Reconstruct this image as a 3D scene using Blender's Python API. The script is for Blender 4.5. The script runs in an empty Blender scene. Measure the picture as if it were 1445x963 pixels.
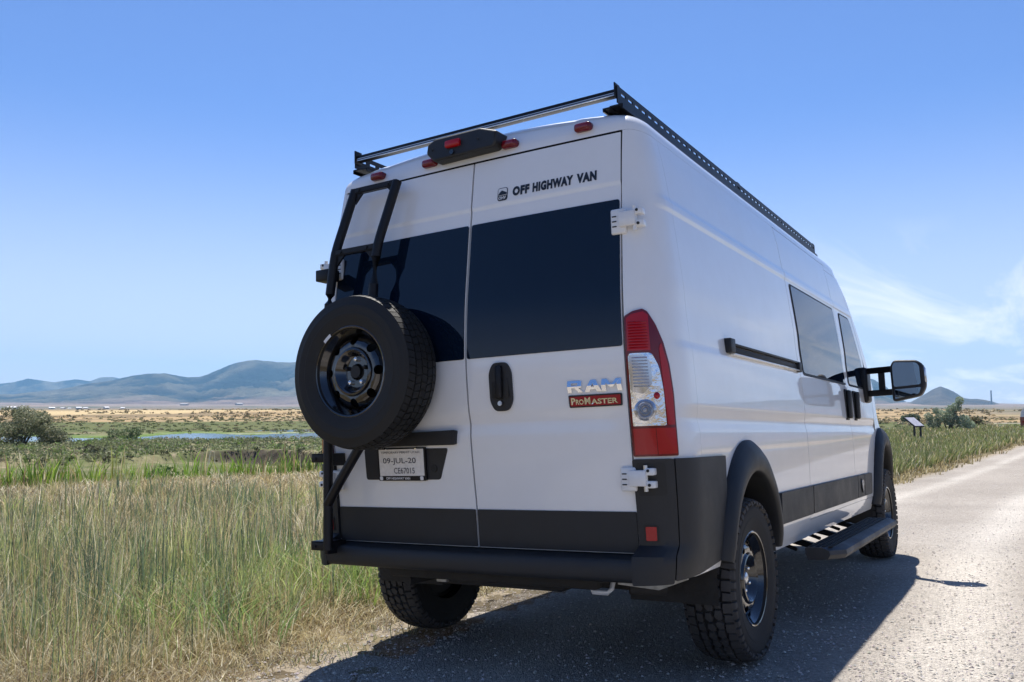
import bpy, bmesh, math, random
import numpy as np
from mathutils import Vector, Matrix
random.seed(4); rng = np.random.default_rng(4)
S = bpy.context.scene
R_ = math.radians

# ------------------------------------------------------------------ camera
YAW, PITCH, FPX = 31.616, 4.372, 1212.57
CAM = (2.229, -3.226, 1.244)
cd = bpy.data.cameras.new('camera'); cam = bpy.data.objects.new('camera', cd)
S.collection.objects.link(cam); S.camera = cam
cam.location = CAM; cam.rotation_euler = (R_(90 + PITCH), 0, R_(YAW))
cd.sensor_width = 36; cd.lens = 36 * FPX / 1445; cd.clip_start = .05; cd.clip_end = 60000

# ------------------------------------------------------------------ light
SUN_V = Vector((-.256, .406, .98)).normalized()          # towards the sun
W = bpy.data.worlds.new('World'); S.world = W; W.use_nodes = True
nt = W.node_tree; nt.nodes.clear()
N = nt.nodes.new; L = nt.links.new
out = N('ShaderNodeOutputWorld'); bg = N('ShaderNodeBackground'); bg.inputs[1].default_value = .067
sky = N('ShaderNodeTexSky'); sky.sky_type = 'NISHITA'; sky.sun_disc = False
sky.sun_elevation = math.asin(SUN_V.z); sky.sun_rotation = math.atan2(SUN_V.x, SUN_V.y)
sky.altitude = 1300; sky.air_density = 1.0; sky.dust_density = .15; sky.ozone_density = 10
tc = N('ShaderNodeTexCoord'); sx = N('ShaderNodeSeparateXYZ'); L(tc.outputs['Generated'], sx.inputs[0])
# thin cirrus low in the sky, laid out on a plane high above the ground
dv = N('ShaderNodeMath'); dv.operation = 'ADD'; dv.inputs[1].default_value = .06; L(sx.outputs[2], dv.inputs[0])
qx = N('ShaderNodeMath'); qx.operation = 'DIVIDE'; L(sx.outputs[0], qx.inputs[0]); L(dv.outputs[0], qx.inputs[1])
qy = N('ShaderNodeMath'); qy.operation = 'DIVIDE'; L(sx.outputs[1], qy.inputs[0]); L(dv.outputs[0], qy.inputs[1])
cb = N('ShaderNodeCombineXYZ'); L(qx.outputs[0], cb.inputs[0]); L(qy.outputs[0], cb.inputs[1])
mp = N('ShaderNodeMapping'); mp.inputs['Scale'].default_value = (1.1, .26, 1); mp.inputs['Rotation'].default_value = (0, 0, R_(-62)); mp.inputs['Location'].default_value = (1.4, .3, 0)
L(cb.outputs[0], mp.inputs[0])
nz = N('ShaderNodeTexNoise'); nz.inputs['Scale'].default_value = 1.3; nz.inputs['Detail'].default_value = 9; nz.inputs['Roughness'].default_value = .62; nz.inputs['Distortion'].default_value = .7
L(mp.outputs[0], nz.inputs[0])
cr = N('ShaderNodeMapRange'); cr.inputs[1].default_value = .46; cr.inputs[2].default_value = .64; L(nz.outputs[0], cr.inputs[0])
# the cirrus bank lies towards +y/+x and low down
ax = N('ShaderNodeVectorMath'); ax.operation = 'DOT_PRODUCT'; ax.inputs[1].default_value = (.10, .99, .12); L(tc.outputs['Generated'], ax.inputs[0])
am = N('ShaderNodeMapRange'); am.inputs[1].default_value = .90; am.inputs[2].default_value = .985; L(ax.outputs['Value'], am.inputs[0])
el = N('ShaderNodeMapRange'); el.inputs[1].default_value = .20; el.inputs[2].default_value = .10; L(sx.outputs[2], el.inputs[0])
m1 = N('ShaderNodeMath'); m1.operation = 'MULTIPLY'; L(cr.outputs[0], m1.inputs[0]); L(am.outputs[0], m1.inputs[1])
m2 = N('ShaderNodeMath'); m2.operation = 'MULTIPLY'; L(m1.outputs[0], m2.inputs[0]); L(el.outputs[0], m2.inputs[1])
m3 = N('ShaderNodeMath'); m3.operation = 'MULTIPLY'; m3.inputs[1].default_value = .95; L(m2.outputs[0], m3.inputs[0])
mx = N('ShaderNodeMixRGB'); mx.inputs[2].default_value = (9.0, 9.2, 8.8, 1)
L(m3.outputs[0], mx.inputs[0]); pass; hz_ = N('ShaderNodeMapRange'); hz_.interpolation_type = 'SMOOTHSTEP'; hz_.inputs[1].default_value = .34; hz_.inputs[2].default_value = -.02; hz_.inputs[4].default_value = .72; L(sx.outputs[2], hz_.inputs[0])
hm = N('ShaderNodeMixRGB'); hm.inputs[2].default_value = (6.7, 6.8, 6.5, 1); L(hz_.outputs[0], hm.inputs[0]); L(sky.outputs[0], hm.inputs[1])
tm = N('ShaderNodeVectorMath'); tm.operation = 'MULTIPLY'; tm.inputs[1].default_value = (.96, .93, 1.02); L(hm.outputs[0], mx.inputs[1]); L(mx.outputs[0], tm.inputs[0]); L(tm.outputs[0], bg.inputs[0]); L(bg.outputs[0], out.inputs[0])
sd = bpy.data.lights.new('sun', 'SUN'); sd.energy = 3.6; sd.angle = R_(.53); sd.color = (1, .955, .89)
so = bpy.data.objects.new('sun', sd); S.collection.objects.link(so)
so.rotation_euler = SUN_V.to_track_quat('Z', 'Y').to_euler()
S.view_settings.view_transform = 'Standard'; S.view_settings.look = 'None'
S.view_settings.exposure = 1.2; S.view_settings.gamma = 1

# ------------------------------------------------------------------ materials
def mat(name, col, rough=.5, metal=0., coat=0., spec=.5, var=0., vscale=8., bump=0., bscale=60., dust=0., dustcol=(.32, .27, .21), trans=0., emis=None):
    m = bpy.data.materials.new(name); m.use_nodes = True; t = m.node_tree; b = t.nodes['Principled BSDF']
    c4 = (*col, 1)
    b.inputs['Base Color'].default_value = c4; b.inputs['Roughness'].default_value = rough; b.inputs['Metallic'].default_value = metal
    b.inputs['Coat Weight'].default_value = coat; b.inputs['Coat Roughness'].default_value = .03; b.inputs['Specular IOR Level'].default_value = spec
    if trans: b.inputs['Transmission Weight'].default_value = trans
    co = t.nodes.new('ShaderNodeTexCoord')
    src = None
    if var:
        n = t.nodes.new('ShaderNodeTexNoise'); n.inputs['Scale'].default_value = vscale; n.inputs['Detail'].default_value = 6; t.links.new(co.outputs['Object'], n.inputs[0])
        mr = t.nodes.new('ShaderNodeMapRange'); mr.inputs[1].default_value = .3; mr.inputs[2].default_value = .7; mr.inputs[3].default_value = 1 - var; mr.inputs[4].default_value = 1 + var; t.links.new(n.outputs[0], mr.inputs[0])
        mu = t.nodes.new('ShaderNodeVectorMath'); mu.operation = 'SCALE'; mu.inputs[0].default_value = col; t.links.new(mr.outputs[0], mu.inputs['Scale']); src = mu.outputs[0]
    if dust:
        n = t.nodes.new('ShaderNodeTexNoise'); n.inputs['Scale'].default_value = 5; n.inputs['Detail'].default_value = 8; n.inputs['Roughness'].default_value = .7; t.links.new(co.outputs['Object'], n.inputs[0])
        mr = t.nodes.new('ShaderNodeMapRange'); mr.inputs[1].default_value = .35; mr.inputs[2].default_value = .75; mr.inputs[3].default_value = 0; mr.inputs[4].default_value = dust; t.links.new(n.outputs[0], mr.inputs[0])
        mi = t.nodes.new('ShaderNodeMixRGB'); mi.inputs[1].default_value = c4; mi.inputs[2].default_value = (*dustcol, 1); t.links.new(mr.outputs[0], mi.inputs[0])
        if src: t.links.new(src, mi.inputs[1])
        src = mi.outputs[0]
        rr = t.nodes.new('ShaderNodeMapRange'); rr.inputs[1].default_value = .35; rr.inputs[2].default_value = .75; rr.inputs[3].default_value = rough; rr.inputs[4].default_value = min(1, rough + dust); t.links.new(n.outputs[0], rr.inputs[0]); t.links.new(rr.outputs[0], b.inputs['Roughness'])
    if src: t.links.new(src, b.inputs['Base Color'])
    if bump:
        n = t.nodes.new('ShaderNodeTexNoise'); n.inputs['Scale'].default_value = bscale; n.inputs['Detail'].default_value = 5; t.links.new(co.outputs['Object'], n.inputs[0])
        bu = t.nodes.new('ShaderNodeBump'); bu.inputs['Strength'].default_value = bump; bu.inputs['Distance'].default_value = .01; t.links.new(n.outputs[0], bu.inputs['Height']); t.links.new(bu.outputs[0], b.inputs['Normal'])
    return m
def leafmat(name, rough=.6, translucent=.3):
    m = bpy.data.materials.new(name); m.use_nodes = True; t = m.node_tree; b = t.nodes['Principled BSDF']; o = t.nodes['Material Output']
    a = t.nodes.new('ShaderNodeVertexColor'); a.layer_name = 'Col'; t.links.new(a.outputs[0], b.inputs['Base Color']); b.inputs['Roughness'].default_value = rough; b.inputs['Specular IOR Level'].default_value = .25
    tr = t.nodes.new('ShaderNodeBsdfTranslucent'); t.links.new(a.outputs[0], tr.inputs[0]); mxs = t.nodes.new('ShaderNodeMixShader'); mxs.inputs[0].default_value = translucent
    t.links.new(b.outputs[0], mxs.inputs[1]); t.links.new(tr.outputs[0], mxs.inputs[2]); t.links.new(mxs.outputs[0], o.inputs[0])
    return m

M = {}
M['paint'] = mat('white_paint', (.80, .80, .79), .32, coat=1., dust=.10, dustcol=(.55, .50, .43))
M['black'] = mat('black_plastic', (.013, .014, .016), .46, spec=.42, bump=.14, bscale=900, dust=.20, dustcol=(.085, .078, .07))
M['powder'] = mat('black_powder_coat', (.007, .007, .009), .42, spec=.3, bump=.08, bscale=700)
M['rubber'] = mat('tyre_rubber', (.020, .019, .018), .78, spec=.3, bump=.2, bscale=160, dust=.30, dustcol=(.11, .10, .085))
M['tread'] = mat('dusty_tread', (.045, .042, .040), .75, spec=.35, bump=.3, bscale=220, dust=.5, dustcol=(.14, .125, .11))
M['rubber_new'] = mat('new_tyre_rubber', (.012, .012, .012), .62, spec=.35, bump=.15, bscale=160, dust=.06, dustcol=(.10, .09, .08))
M['gloss'] = mat('gloss_black_steel', (.006, .006, .008), .10, spec=.6, coat=.8)
M['glass'] = mat('tinted_glass', (.002, .008, .020), .012, spec=.42, dust=.008)
M['seal'] = mat('rubber_seal', (.008, .008, .008), .6)
M['under'] = mat('underbody', (.020, .019, .018), .8, dust=.5, dustcol=(.08, .07, .06), bump=.4, bscale=40)
M['galv'] = mat('galvanised_steel', (.42, .42, .40), .45, .6, var=.25, vscale=30, dust=.3)
M['hinge'] = mat('hinge_paint', (.74, .74, .73), .28, coat=.8, dust=.15, dustcol=(.4, .35, .3))
M['chrome'] = mat('chrome', (.80, .81, .83), .06, 1.)
M['cap'] = mat('silver_plastic', (.62, .63, .65), .2, .8)
M['red'] = mat('red_lens', (.36, .004, .010), .16, coat=.35, spec=.3)
M['red_dark'] = mat('dark_red_housing', (.13, .003, .010), .12, coat=.35, spec=.35)
M['reflector'] = mat('clear_lens_reflector', (.72, .74, .78), .07, 1., coat=1., bump=.5, bscale=28)
M['lens'] = mat('ribbed_clear_lens', (.50, .52, .56), .10, .75, coat=1.)
M['red_marker'] = mat('marker_red', (.16, .004, .012), .15, coat=.5)
M['amber'] = mat('amber_bulb', (.5, .12, .02), .2)
M['decal'] = mat('decal_vinyl', (.012, .015, .022), .4)
M['badge_red'] = mat('badge_red', (.32, .008, .014), .35, coat=.2, spec=.3)
M['plate'] = mat('paper_plate', (.74, .71, .66), .5, var=.08, vscale=60)
M['ink'] = mat('plate_ink', (.05, .05, .06), .6)
M['white_print'] = mat('white_print', (.7, .7, .7), .5)
M['alu'] = mat('alu_trim', (.55, .56, .58), .3, .9)
M['step'] = mat('step_black_alu', (.045, .045, .048), .42, .35, dust=.4, dustcol=(.13, .12, .10), bump=.1, bscale=300)
M['mirror'] = mat('mirror_glass', (.16, .20, .24), .01, 1.)  # dark base stands in for the reflection of the van's side
M['leaf'] = leafmat('leaf', .6, .3)
M['grass'] = leafmat('grass_blade', .42, .45)

# ------------------------------------------------------------------ mesh helpers
def link(name, me, parent=None, m=None, **props):
    o = bpy.data.objects.new(name, me); S.collection.objects.link(o)
    if parent is not None: o.parent = parent
    if m is not None and not me.materials: me.materials.append(m if not isinstance(m, str) else M[m])
    for k, v in props.items(): o[k] = v
    return o
def mesh(name, v, f, smooth=True, sharp=35):
    me = bpy.data.meshes.new(name); me.from_pydata([tuple(p) for p in v], [], [tuple(q) for q in f]); me.update()
    if smooth:
        me.shade_smooth()
        if sharp: me.set_sharp_from_angle(angle=R_(sharp))
    return me
def from_bm(name, bm, smooth=True, sharp=35):
    me = bpy.data.meshes.new(name); bm.normal_update(); bm.to_mesh(me); bm.free()
    if smooth:
        me.shade_smooth()
        if sharp: me.set_sharp_from_angle(angle=R_(sharp))
    return me
class MB:
    """collects shapes into one mesh"""
    def __init__(s): s.bm = bmesh.new()
    def box(s, c, d, rot=None, bev=.0, seg=2):
        b = bmesh.new(); bmesh.ops.create_cube(b, size=1)
        bmesh.ops.scale(b, vec=d, verts=b.verts)
        if bev: bmesh.ops.bevel(b, geom=b.edges[:], offset=bev, segments=seg, affect='EDGES', profile=.5)
        if rot is not None: bmesh.ops.rotate(b, cent=(0, 0, 0), matrix=rot, verts=b.verts)
        bmesh.ops.translate(b, vec=c, verts=b.verts); s._add(b); return s
    def b2(s, lo, hi, bev=0., seg=2):
        return s.box([(a + b) / 2 for a, b in zip(lo, hi)], [abs(b - a) for a, b in zip(lo, hi)], None, bev, seg)
    def tube(s, a, b, r, n=12, r2=None, sq=None):
        a = Vector(a); b = Vector(b); d = b - a; q = bmesh.new()
        if sq is None: bmesh.ops.create_cone(q, cap_ends=True, segments=n, radius1=r, radius2=r if r2 is None else r2, depth=d.length)
        else:
            bmesh.ops.create_cube(q, size=1); bmesh.ops.scale(q, vec=(sq[0], sq[1], d.length), verts=q.verts); bmesh.ops.bevel(q, geom=[e for e in q.edges], offset=min(sq) * .16, segments=2, affect='EDGES')
        mt = Matrix.Translation((a + b) / 2) @ d.to_track_quat('Z', 'Y').to_matrix().to_4x4()
        bmesh.ops.transform(q, matrix=mt, verts=q.verts); s._add(q); return s
    def path(s, pts, r, n=12):
        """a round tube along points, mitred"""
        pts = [Vector(p) for p in pts]; rings = []
        for i, p in enumerate(pts):
            d = (pts[min(i + 1, len(pts) - 1)] - pts[max(i - 1, 0)]).normalized()
            u = d.cross(Vector((0, 0, 1)));  u = u if u.length > .1 else d.cross(Vector((1, 0, 0)));  u.normalize(); w = d.cross(u)
            rings.append([s.bm.verts.new(p + r * (math.cos(t) * u + math.sin(t) * w)) for t in [2 * math.pi * k / n for k in range(n)]])
        for a, b in zip(rings, rings[1:]):
            for k in range(n): s.bm.faces.new((a[k], a[(k + 1) % n], b[(k + 1) % n], b[k]))
        s.bm.faces.new(rings[0]); s.bm.faces.new(rings[-1][::-1]); return s
    def sphere(s, c, r, sc=(1, 1, 1), seg=16):
        q = bmesh.new(); bmesh.ops.create_uvsphere(q, u_segments=seg, v_segments=seg // 2, radius=r); bmesh.ops.scale(q, vec=sc, verts=q.verts); bmesh.ops.translate(q, vec=c, verts=q.verts); s._add(q); return s
    def prism(s, poly, f, t0, t1):
        """poly: 2D outline, f(u,v,t)->3D, extruded from t0 to t1"""
        a = [s.bm.verts.new(f(u, v, t0)) for u, v in poly]; b = [s.bm.verts.new(f(u, v, t1)) for u, v in poly]; n = len(poly)
        s.bm.faces.new(a[::-1]); s.bm.faces.new(b)
        for k in range(n): s.bm.faces.new((a[k], a[(k + 1) % n], b[(k + 1) % n], b[k]))
        return s
    def raw(s, v, f):
        vs = [s.bm.verts.new(p) for p in v]
        for q in f:
            try: s.bm.faces.new([vs[i] for i in q])
            except ValueError: pass
        return s
    def _add(s, q):
        me = bpy.data.meshes.new('t'); q.to_mesh(me); q.free(); s.bm.from_mesh(me); bpy.data.meshes.remove(me)
    def build(s, name, m, parent=None, smooth=True, sharp=35, **p):
        bmesh.ops.recalc_face_normals(s.bm, faces=s.bm.faces)
        return link(name, from_bm(name, s.bm, smooth, sharp), parent, m, **p)
def empty(name, parent=None, loc=(0, 0, 0), rot=(0, 0, 0), **p):
    o = bpy.data.objects.new(name, None); S.collection.objects.link(o); o.location = loc; o.rotation_euler = rot; o.empty_display_size = .1
    if parent is not None: o.parent = parent
    for k, v in p.items(): o[k] = v
    return o
def lathe(prof, n=64, axis='x'):
    """prof: list of (x, r) -> verts, faces round the x axis"""
    v = []; f = []
    for i, (x, r) in enumerate(prof):
        for k in range(n):
            t = 2 * math.pi * k / n; v.append((x, r * math.cos(t), r * math.sin(t)))
    for i in range(len(prof) - 1):
        for k in range(n): f.append((i * n + k, i * n + (k + 1) % n, (i + 1) * n + (k + 1) % n, (i + 1) * n + k))
    return v, f
def rrect(x0, x1, y0, y1, r, n=5):
    p = []
    for cx, cy, a0 in ((x1 - r, y1 - r, 0), (x0 + r, y1 - r, 90), (x0 + r, y0 + r, 180), (x1 - r, y0 + r, 270)):
        for k in range(n + 1): a = R_(a0 + 90 * k / n); p.append((cx + r * math.cos(a), cy + r * math.sin(a)))
    return p
def rpoly(pts, r, n=4):
    """round the corners of a convex counter-clockwise polygon"""
    o = []; m = len(pts)
    rs = r if isinstance(r, (list, tuple)) else [r] * m
    for i in range(m):
        a, b, c = Vector(pts[i - 1]), Vector(pts[i]), Vector(pts[(i + 1) % m])
        u = (a - b); w = (c - b); rr = min(rs[i], u.length * .45, w.length * .45); p0 = b + u.normalized() * rr; p2 = b + w.normalized() * rr
        for k in range(n + 1): t = k / n; o.append(tuple((1 - t) ** 2 * p0 + 2 * t * (1 - t) * b + t * t * p2))
    return o
def patch(name, poly, f, m, parent, du=.06, dv=.04, off=0., thick=.012, sgn=1, hole=None, us=None, vs=None, sharp=40, bev=.0015):
    """a panel cut to a convex ccw outline and laid on the surface f(u,v), with a turned-in rim"""
    P = np.array(poly); u0, v0 = P.min(0); u1, v1 = P.max(0)
    nu = max(1, int(round((u1 - u0) / du))); nv = max(1, int(round((v1 - v0) / dv)))
    U = np.linspace(u0, u1, nu + 1) if us is None else np.array(us); V = np.linspace(v0, v1, nv + 1)
    if vs is not None: V = np.unique(np.concatenate([V, [q for q in vs if v0 < q < v1]]))
    bm = bmesh.new(); g = [[bm.verts.new((u, v, 0)) for v in V] for u in U]
    for i in range(len(U) - 1):
        for j in range(len(V) - 1):
            if hole is not None and hole((U[i] + U[i + 1]) / 2, (V[j] + V[j + 1]) / 2): continue
            bm.faces.new((g[i][j], g[i + 1][j], g[i + 1][j + 1], g[i][j + 1]))
    n = len(poly)
    for i in range(n):
        a = Vector((*poly[i], 0)); b = Vector((*poly[(i + 1) % n], 0)); d = b - a
        if d.length < 1e-6: continue
        no = Vector((d.y, -d.x, 0)).normalized()
        if all((vv.co - a).dot(no) <= 1e-6 for vv in bm.verts): continue
        bmesh.ops.bisect_plane(bm, geom=bm.verts[:] + bm.edges[:] + bm.faces[:], dist=1e-6, plane_co=a, plane_no=no, clear_outer=True)
    for vv in [q for q in bm.verts if not q.link_faces]: bm.verts.remove(vv)
    e = 1e-4; nor = {}
    for vv in bm.verts:
        u, v = vv.co.x, vv.co.y; p = Vector(f(u, v)); nn = (Vector(f(u + e, v)) - Vector(f(u - e, v))).cross(Vector(f(u, v + e)) - Vector(f(u, v - e))).normalized() * sgn
        nor[vv] = nn; vv.co = p + nn * off
    bm.normal_update()
    if bm.faces:
        fc = bm.faces[:]; ref = fc[len(fc) // 2]
        if ref.normal.dot(nor[ref.verts[0]]) < 0: bmesh.ops.reverse_faces(bm, faces=bm.faces[:])
    be = [q for q in bm.edges if q.is_boundary]
    if thick:
        r = bmesh.ops.extrude_edge_only(bm, edges=be); nv_ = [q for q in r['geom'] if isinstance(q, bmesh.types.BMVert)]
        src = {}
        for q in nv_:
            best = None
            for ed in q.link_edges:
                ot = ed.other_vert(q)
                if ot in nor and (ot.co - q.co).length < 1e-7: best = ot
            src[q] = nor[best] if best else Vector((0, 0, 0))
        for q in nv_: q.co = q.co - src[q] * thick
    return link(name, from_bm(name, bm, True, sharp), parent, m)
def text2d(s, size, bold=0., align='LEFT', sx=1., space=1.):
    c = bpy.data.curves.new('t', 'FONT'); c.body = s; c.size = size; c.offset = bold; c.align_x = align; c.space_character = space; c.resolution_u = 3
    o = bpy.data.objects.new('t', c); S.collection.objects.link(o); dg = bpy.context.evaluated_depsgraph_get(); me = bpy.data.meshes.new_from_object(o.evaluated_get(dg))
    v = [(p.co.x * sx, p.co.y) for p in me.vertices]; f = [tuple(q.vertices) for q in me.polygons]
    bpy.data.objects.remove(o); bpy.data.curves.remove(c); bpy.data.meshes.remove(me); return v, f
def text_on(name, s, f, u, v, width, height, m, parent, bold=.0, off=.0015, thick=0., sgn=1, shear=0., label=None):
    """lettering fitted to width x height with its lower left corner at (u, v) of surface f"""
    tv, tf = text2d(s, 1., bold, space=1.14 if bold > .05 else 1.); A = np.array(tv); lo = A.min(0); hi = A.max(0)
    T = [((p[0] - lo[0]) / (hi[0] - lo[0]) * width + u, (p[1] - lo[1]) / (hi[1] - lo[1]) * height + v) for p in tv]
    T = [(a + shear * (b - v), b) for a, b in T]; e = 1e-3; vv = []
    for a, b in T:
        p = Vector(f(a, b)); nn = (Vector(f(a + e, b)) - Vector(f(a - e, b))).cross(Vector(f(a, b + e)) - Vector(f(a, b - e))).normalized() * sgn; vv.append(p + nn * off)
    o = link(name, mesh(name, vv, tf, False), parent, m)
    if thick:
        mo = o.modifiers.new('s', 'SOLIDIFY'); mo.thickness = thick; mo.offset = 0
    if label: o['label'] = label
    return o

# ------------------------------------------------------------------ the van: surface functions
def itp(x, tab):
    return float(np.interp(x, [t[0] for t in tab], [t[1] for t in tab]))
def sst(x, a, b):
    t = min(1, max(0, (x - a) / (b - a))); return t * t * (3 - 2 * t)
WT = [(.40, .955), (.47, .985), (.53, 1.003), (.62, 1.012), (.80, 1.018), (1.0, 1.021), (1.3, 1.012), (1.5, 1.000), (1.7, .982), (1.9, .962), (2.07, .943), (2.2, .925), (2.3, .910), (2.38, .896), (2.43, .882), (2.6, .86)]
zz = np.linspace(.4, 2.6, 221); ww = np.interp(zz, [t[0] for t in WT], [t[1] for t in WT])
kk = np.ones(13) / 13; ws = np.convolve(np.pad(ww, 6, 'edge'), kk, 'valid')
def Wb(z): return float(np.interp(z, zz, ws))
def crease(z):
    d = -.010 * max(0, 1 - abs(z - 1.157) / .058)                       # groove: faces down above, up below
    d += -.006 * sst(z, 1.455, 1.495) + .006 * sst(z, 1.62, 1.75)         # shoulder under the track
    d += .007 * sst(z, 2.076, 2.094) - .007 * sst(z, 2.125, 2.145)
    return d
YT = [(.40, .10), (.60, .085), (.78, .07), (1.0, .04), (1.3, .010), (1.46, .0), (1.7, .012), (2.1, .065), (2.43, .115), (2.6, .15)]
yy = np.interp(zz, [t[0] for t in YT], [t[1] for t in YT]); ys = np.convolve(np.pad(yy, 8, 'edge'), np.ones(17) / 17, 'valid')
def Yr(z): return float(np.interp(z, zz, ys))
def XD(z): return .838 - .018 * sst(z, 1.4, 2.43)
def rear(x, z):
    y = Yr(z) + .018 * (abs(x) / .82) ** 2
    y += .009 * math.exp(-((z - 1.165) / .038) ** 2) * sst(.82 - abs(x), 0, .08)
    y += -.006 * sst(z, 2.175, 2.195) * sst(.82 - abs(x), 0, .02)
    return (x, y, z)
FT = [(.40, 5.80), (.55, 5.93), (.9, 5.99), (1.12, 5.93), (1.28, 5.66), (1.42, 5.42), (1.65, 5.30), (1.9, 5.14), (2.23, 4.86), (2.385, 4.66), (2.43, 4.58), (2.6, 4.4)]
def Fz(z): return itp(z, FT)
def hw(y, z):
    F = Fz(z); Ln = .9 if z < 1.15 else (.9 - .5 * sst(z, 1.15, 1.5)); t = min(1, max(0, (y - (F - Ln)) / Ln)); p = 2.6
    return max(0, 1 - t ** p) ** (1 / p)
def body(a, z):
    """right-hand skin: a<0 rear face (x=.825+a), 0..0.3 the corner, then a = y"""
    w = Wb(z)
    xd = XD(z)
    if a < 0: return (xd + a, rear(xd + a, z)[1], z)
    if a < .3:
        t = a / .3 * math.pi / 2; y0 = rear(xd, z)[1]; c = crease(z) * sst(a, .15, .29)
        return (xd + (w - xd) * math.sin(t) + c, y0 + (.3 - y0) * (1 - math.cos(t)), z)
    return (w * hw(a, z) + crease(z) * (1 - sst(a, 4.7, 5.2)), a, z)
def mir(f): return lambda a, z: (-f(a, z)[0], f(a, z)[1], f(a, z)[2])
YA, YF = 1.0, 5.08            # axles
def in_arch(y, z, yc, ry, rz): return ((y - yc) / ry) ** 2 + (max(0, z - .45) / rz) ** 2 < 1

van = empty('van', None, (0, 0, 0), (R_(-1.472), R_(-2.645), 0), label='white high-roof van with black flares, roof rack and spare wheel on gravel road', category='van')
ZS = [1.095, 1.157, 1.215, 1.455, 1.495, 2.076, 2.085, 2.094, 2.125, 2.145, 1.475, 1.126, 1.186]
for s, f in ((1, body), (-1, mir(body))):
    A = [-.010, -.003] + list(np.linspace(.01, .3, 14)) + list(np.arange(.34, 2.30, .05)) + [2.306]
    patch('corner_pillar', [(-.010, .50), (.3435, .50), (.3435, 2.4332), (-.010, 2.4332)], f, 'paint', van, us=[a for a in A if a < .33] + [.3435], dv=.03, vs=ZS, sgn=s)
    patch('quarter_panel', [(.3450, .50), (2.306, .50), (2.306, 2.4332), (.3450, 2.4332)], f, 'paint', van, us=[.3450] + [a for a in A if a > .36], dv=.03, vs=ZS, sgn=s, hole=lambda y, z: in_arch(y, z, YA, .43, .53))
    patch('sliding_door' if s == 1 else 'side_panel', rpoly([(2.313, .565), (3.797, .565), (3.797, 2.431), (2.313, 2.431)], .01), f, 'paint', van, du=.07, dv=.03, vs=ZS, sgn=s)
    patch('sill', [(1.40, .455), (4.72, .455), (4.72, .560), (1.40, .560)] if 0 else [(2.31, .455), (4.62, .455), (4.62, .560), (2.31, .560)], f, 'paint', van, du=.2, dv=.02, sgn=s, off=-.004, thick=.05)
    patch('rear_sill', [(1.36, .455), (2.305, .455), (2.305, .502), (1.36, .502)], f, 'paint', van, du=.2, dv=.02, sgn=s, off=-.002, thick=.05)
    fd = rpoly([(3.804, .565), (4.62, .565), (4.86, 1.15), (4.86, 1.46), (4.36, 2.39), (3.804, 2.39)], [.01, .04, .05, .1, .05, .01])
    patch('front_door', fd, f, 'paint', van, du=.06, dv=.03, vs=ZS, sgn=s, hole=lambda y, z: in_arch(y, z, YF, .45, .60))
for s, f in ((1, body), (-1, mir(body))): patch('drip_rail_panel', [(3.804, 2.393), (4.37, 2.393), (4.35, 2.4332), (3.804, 2.4332)], f, 'paint', van, du=.06, dv=.02, sgn=s)
# front body: fender, pillar, bonnet, nose
def y0front(z): return itp(z, [(.5, 4.60), (.565, 4.63), (1.15, 4.868), (1.46, 4.868), (2.39, 4.368), (2.43, 4.35)])
zl = np.concatenate([np.arange(.5, 1.42, .035), np.linspace(1.43, 2.428, 26)]); bl = np.linspace(0, 1, 41)
fv = []; gf = []; pf = []
for z in zl:
    y0 = y0front(z); F = Fz(z)
    for b in bl:
        y = y0 + (F - y0) * math.sin(b * math.pi / 2) ** .9; x = Wb(z) * hw(y, z) if b < 1 else 0
        fv.append((x, y, z))
nb = len(bl)
for i in range(len(zl) - 1):
    for j in range(nb - 1):
        q = (i * nb + j, i * nb + j + 1, (i + 1) * nb + j + 1, (i + 1) * nb + j)
        c = np.mean([fv[k] for k in q], 0)
        if c[0] > .78 and in_arch(c[1], c[2], YF, .45, .60): continue
        (gf if (1.46 < c[2] < 2.31 and j >= 9) else pf).append(q)
def both(v, f):
    n = len(v); return list(v) + [(-p[0], p[1], p[2]) for p in v], list(f) + [tuple(k + n for k in q[::-1]) for q in f]
v_, f_ = both(fv, pf); link('front_body', mesh('front_body', v_, f_), van, 'paint')
v_, f_ = both(fv, gf); link('windscreen', mesh('windscreen', v_, f_), van, 'glass')
# roof: insets of the ring at z=2.434 rising to the crown
ring = []
for x in np.linspace(0, .80, 15): ring.append((x, rear(x, 2.434)[1]))
for a in np.linspace(.0, .3, 12): p = body(a, 2.434); ring.append((p[0], p[1]))
for y in np.linspace(.4, 4.2, 40): ring.append((Wb(2.434), y))
F_ = Fz(2.434)
for b in np.linspace(0, 1, 16)[1:]:
    y = 4.2 + (F_ - 4.2) * math.sin(b * math.pi / 2); ring.append((Wb(2.434) * hw(y, 2.434) if b < 1 else 0, y))
rv = []; rf = []; ins = [0, .004, .012, .025, .045, .07, .10, .14, .2, .3, .45, .62, .8, 1.]
R0 = [Vector(p) for p in ring]
for k, i in enumerate(ins):
    for p in R0:
        c = Vector((0, min(max(p.y, 1.0), 4.0)));
        if p.x < .6 and p.y < 1: c = Vector((p.x * .6, 1.0))
        d = (c - p); Ld = d.length; st = i if i < 1 else Ld
        q = p + d * min(1, (i / max(Ld, 1e-6)) if k < len(ins) - 1 else 1) if Ld > 0 else p
        h = .088 * math.sqrt(max(0, 1 - (1 - min(i / .075, 1)) ** 2)) + .060 * sst(i, .03, .42) + .050 * max(0, 1 - (abs(q.x) / .80) ** 2.5) * sst(i, 0, .07)
        e = 1 - .5 * sst(q.y, 4.0, 4.6)
        # shallow length-wise ribs in the roof skin
        if i > .1: h += .006 * math.cos(q.x * 22) * sst(i, .1, .2)
        rv.append((q.x, q.y, 2.434 + h * e))
nr = len(ring)
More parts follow.
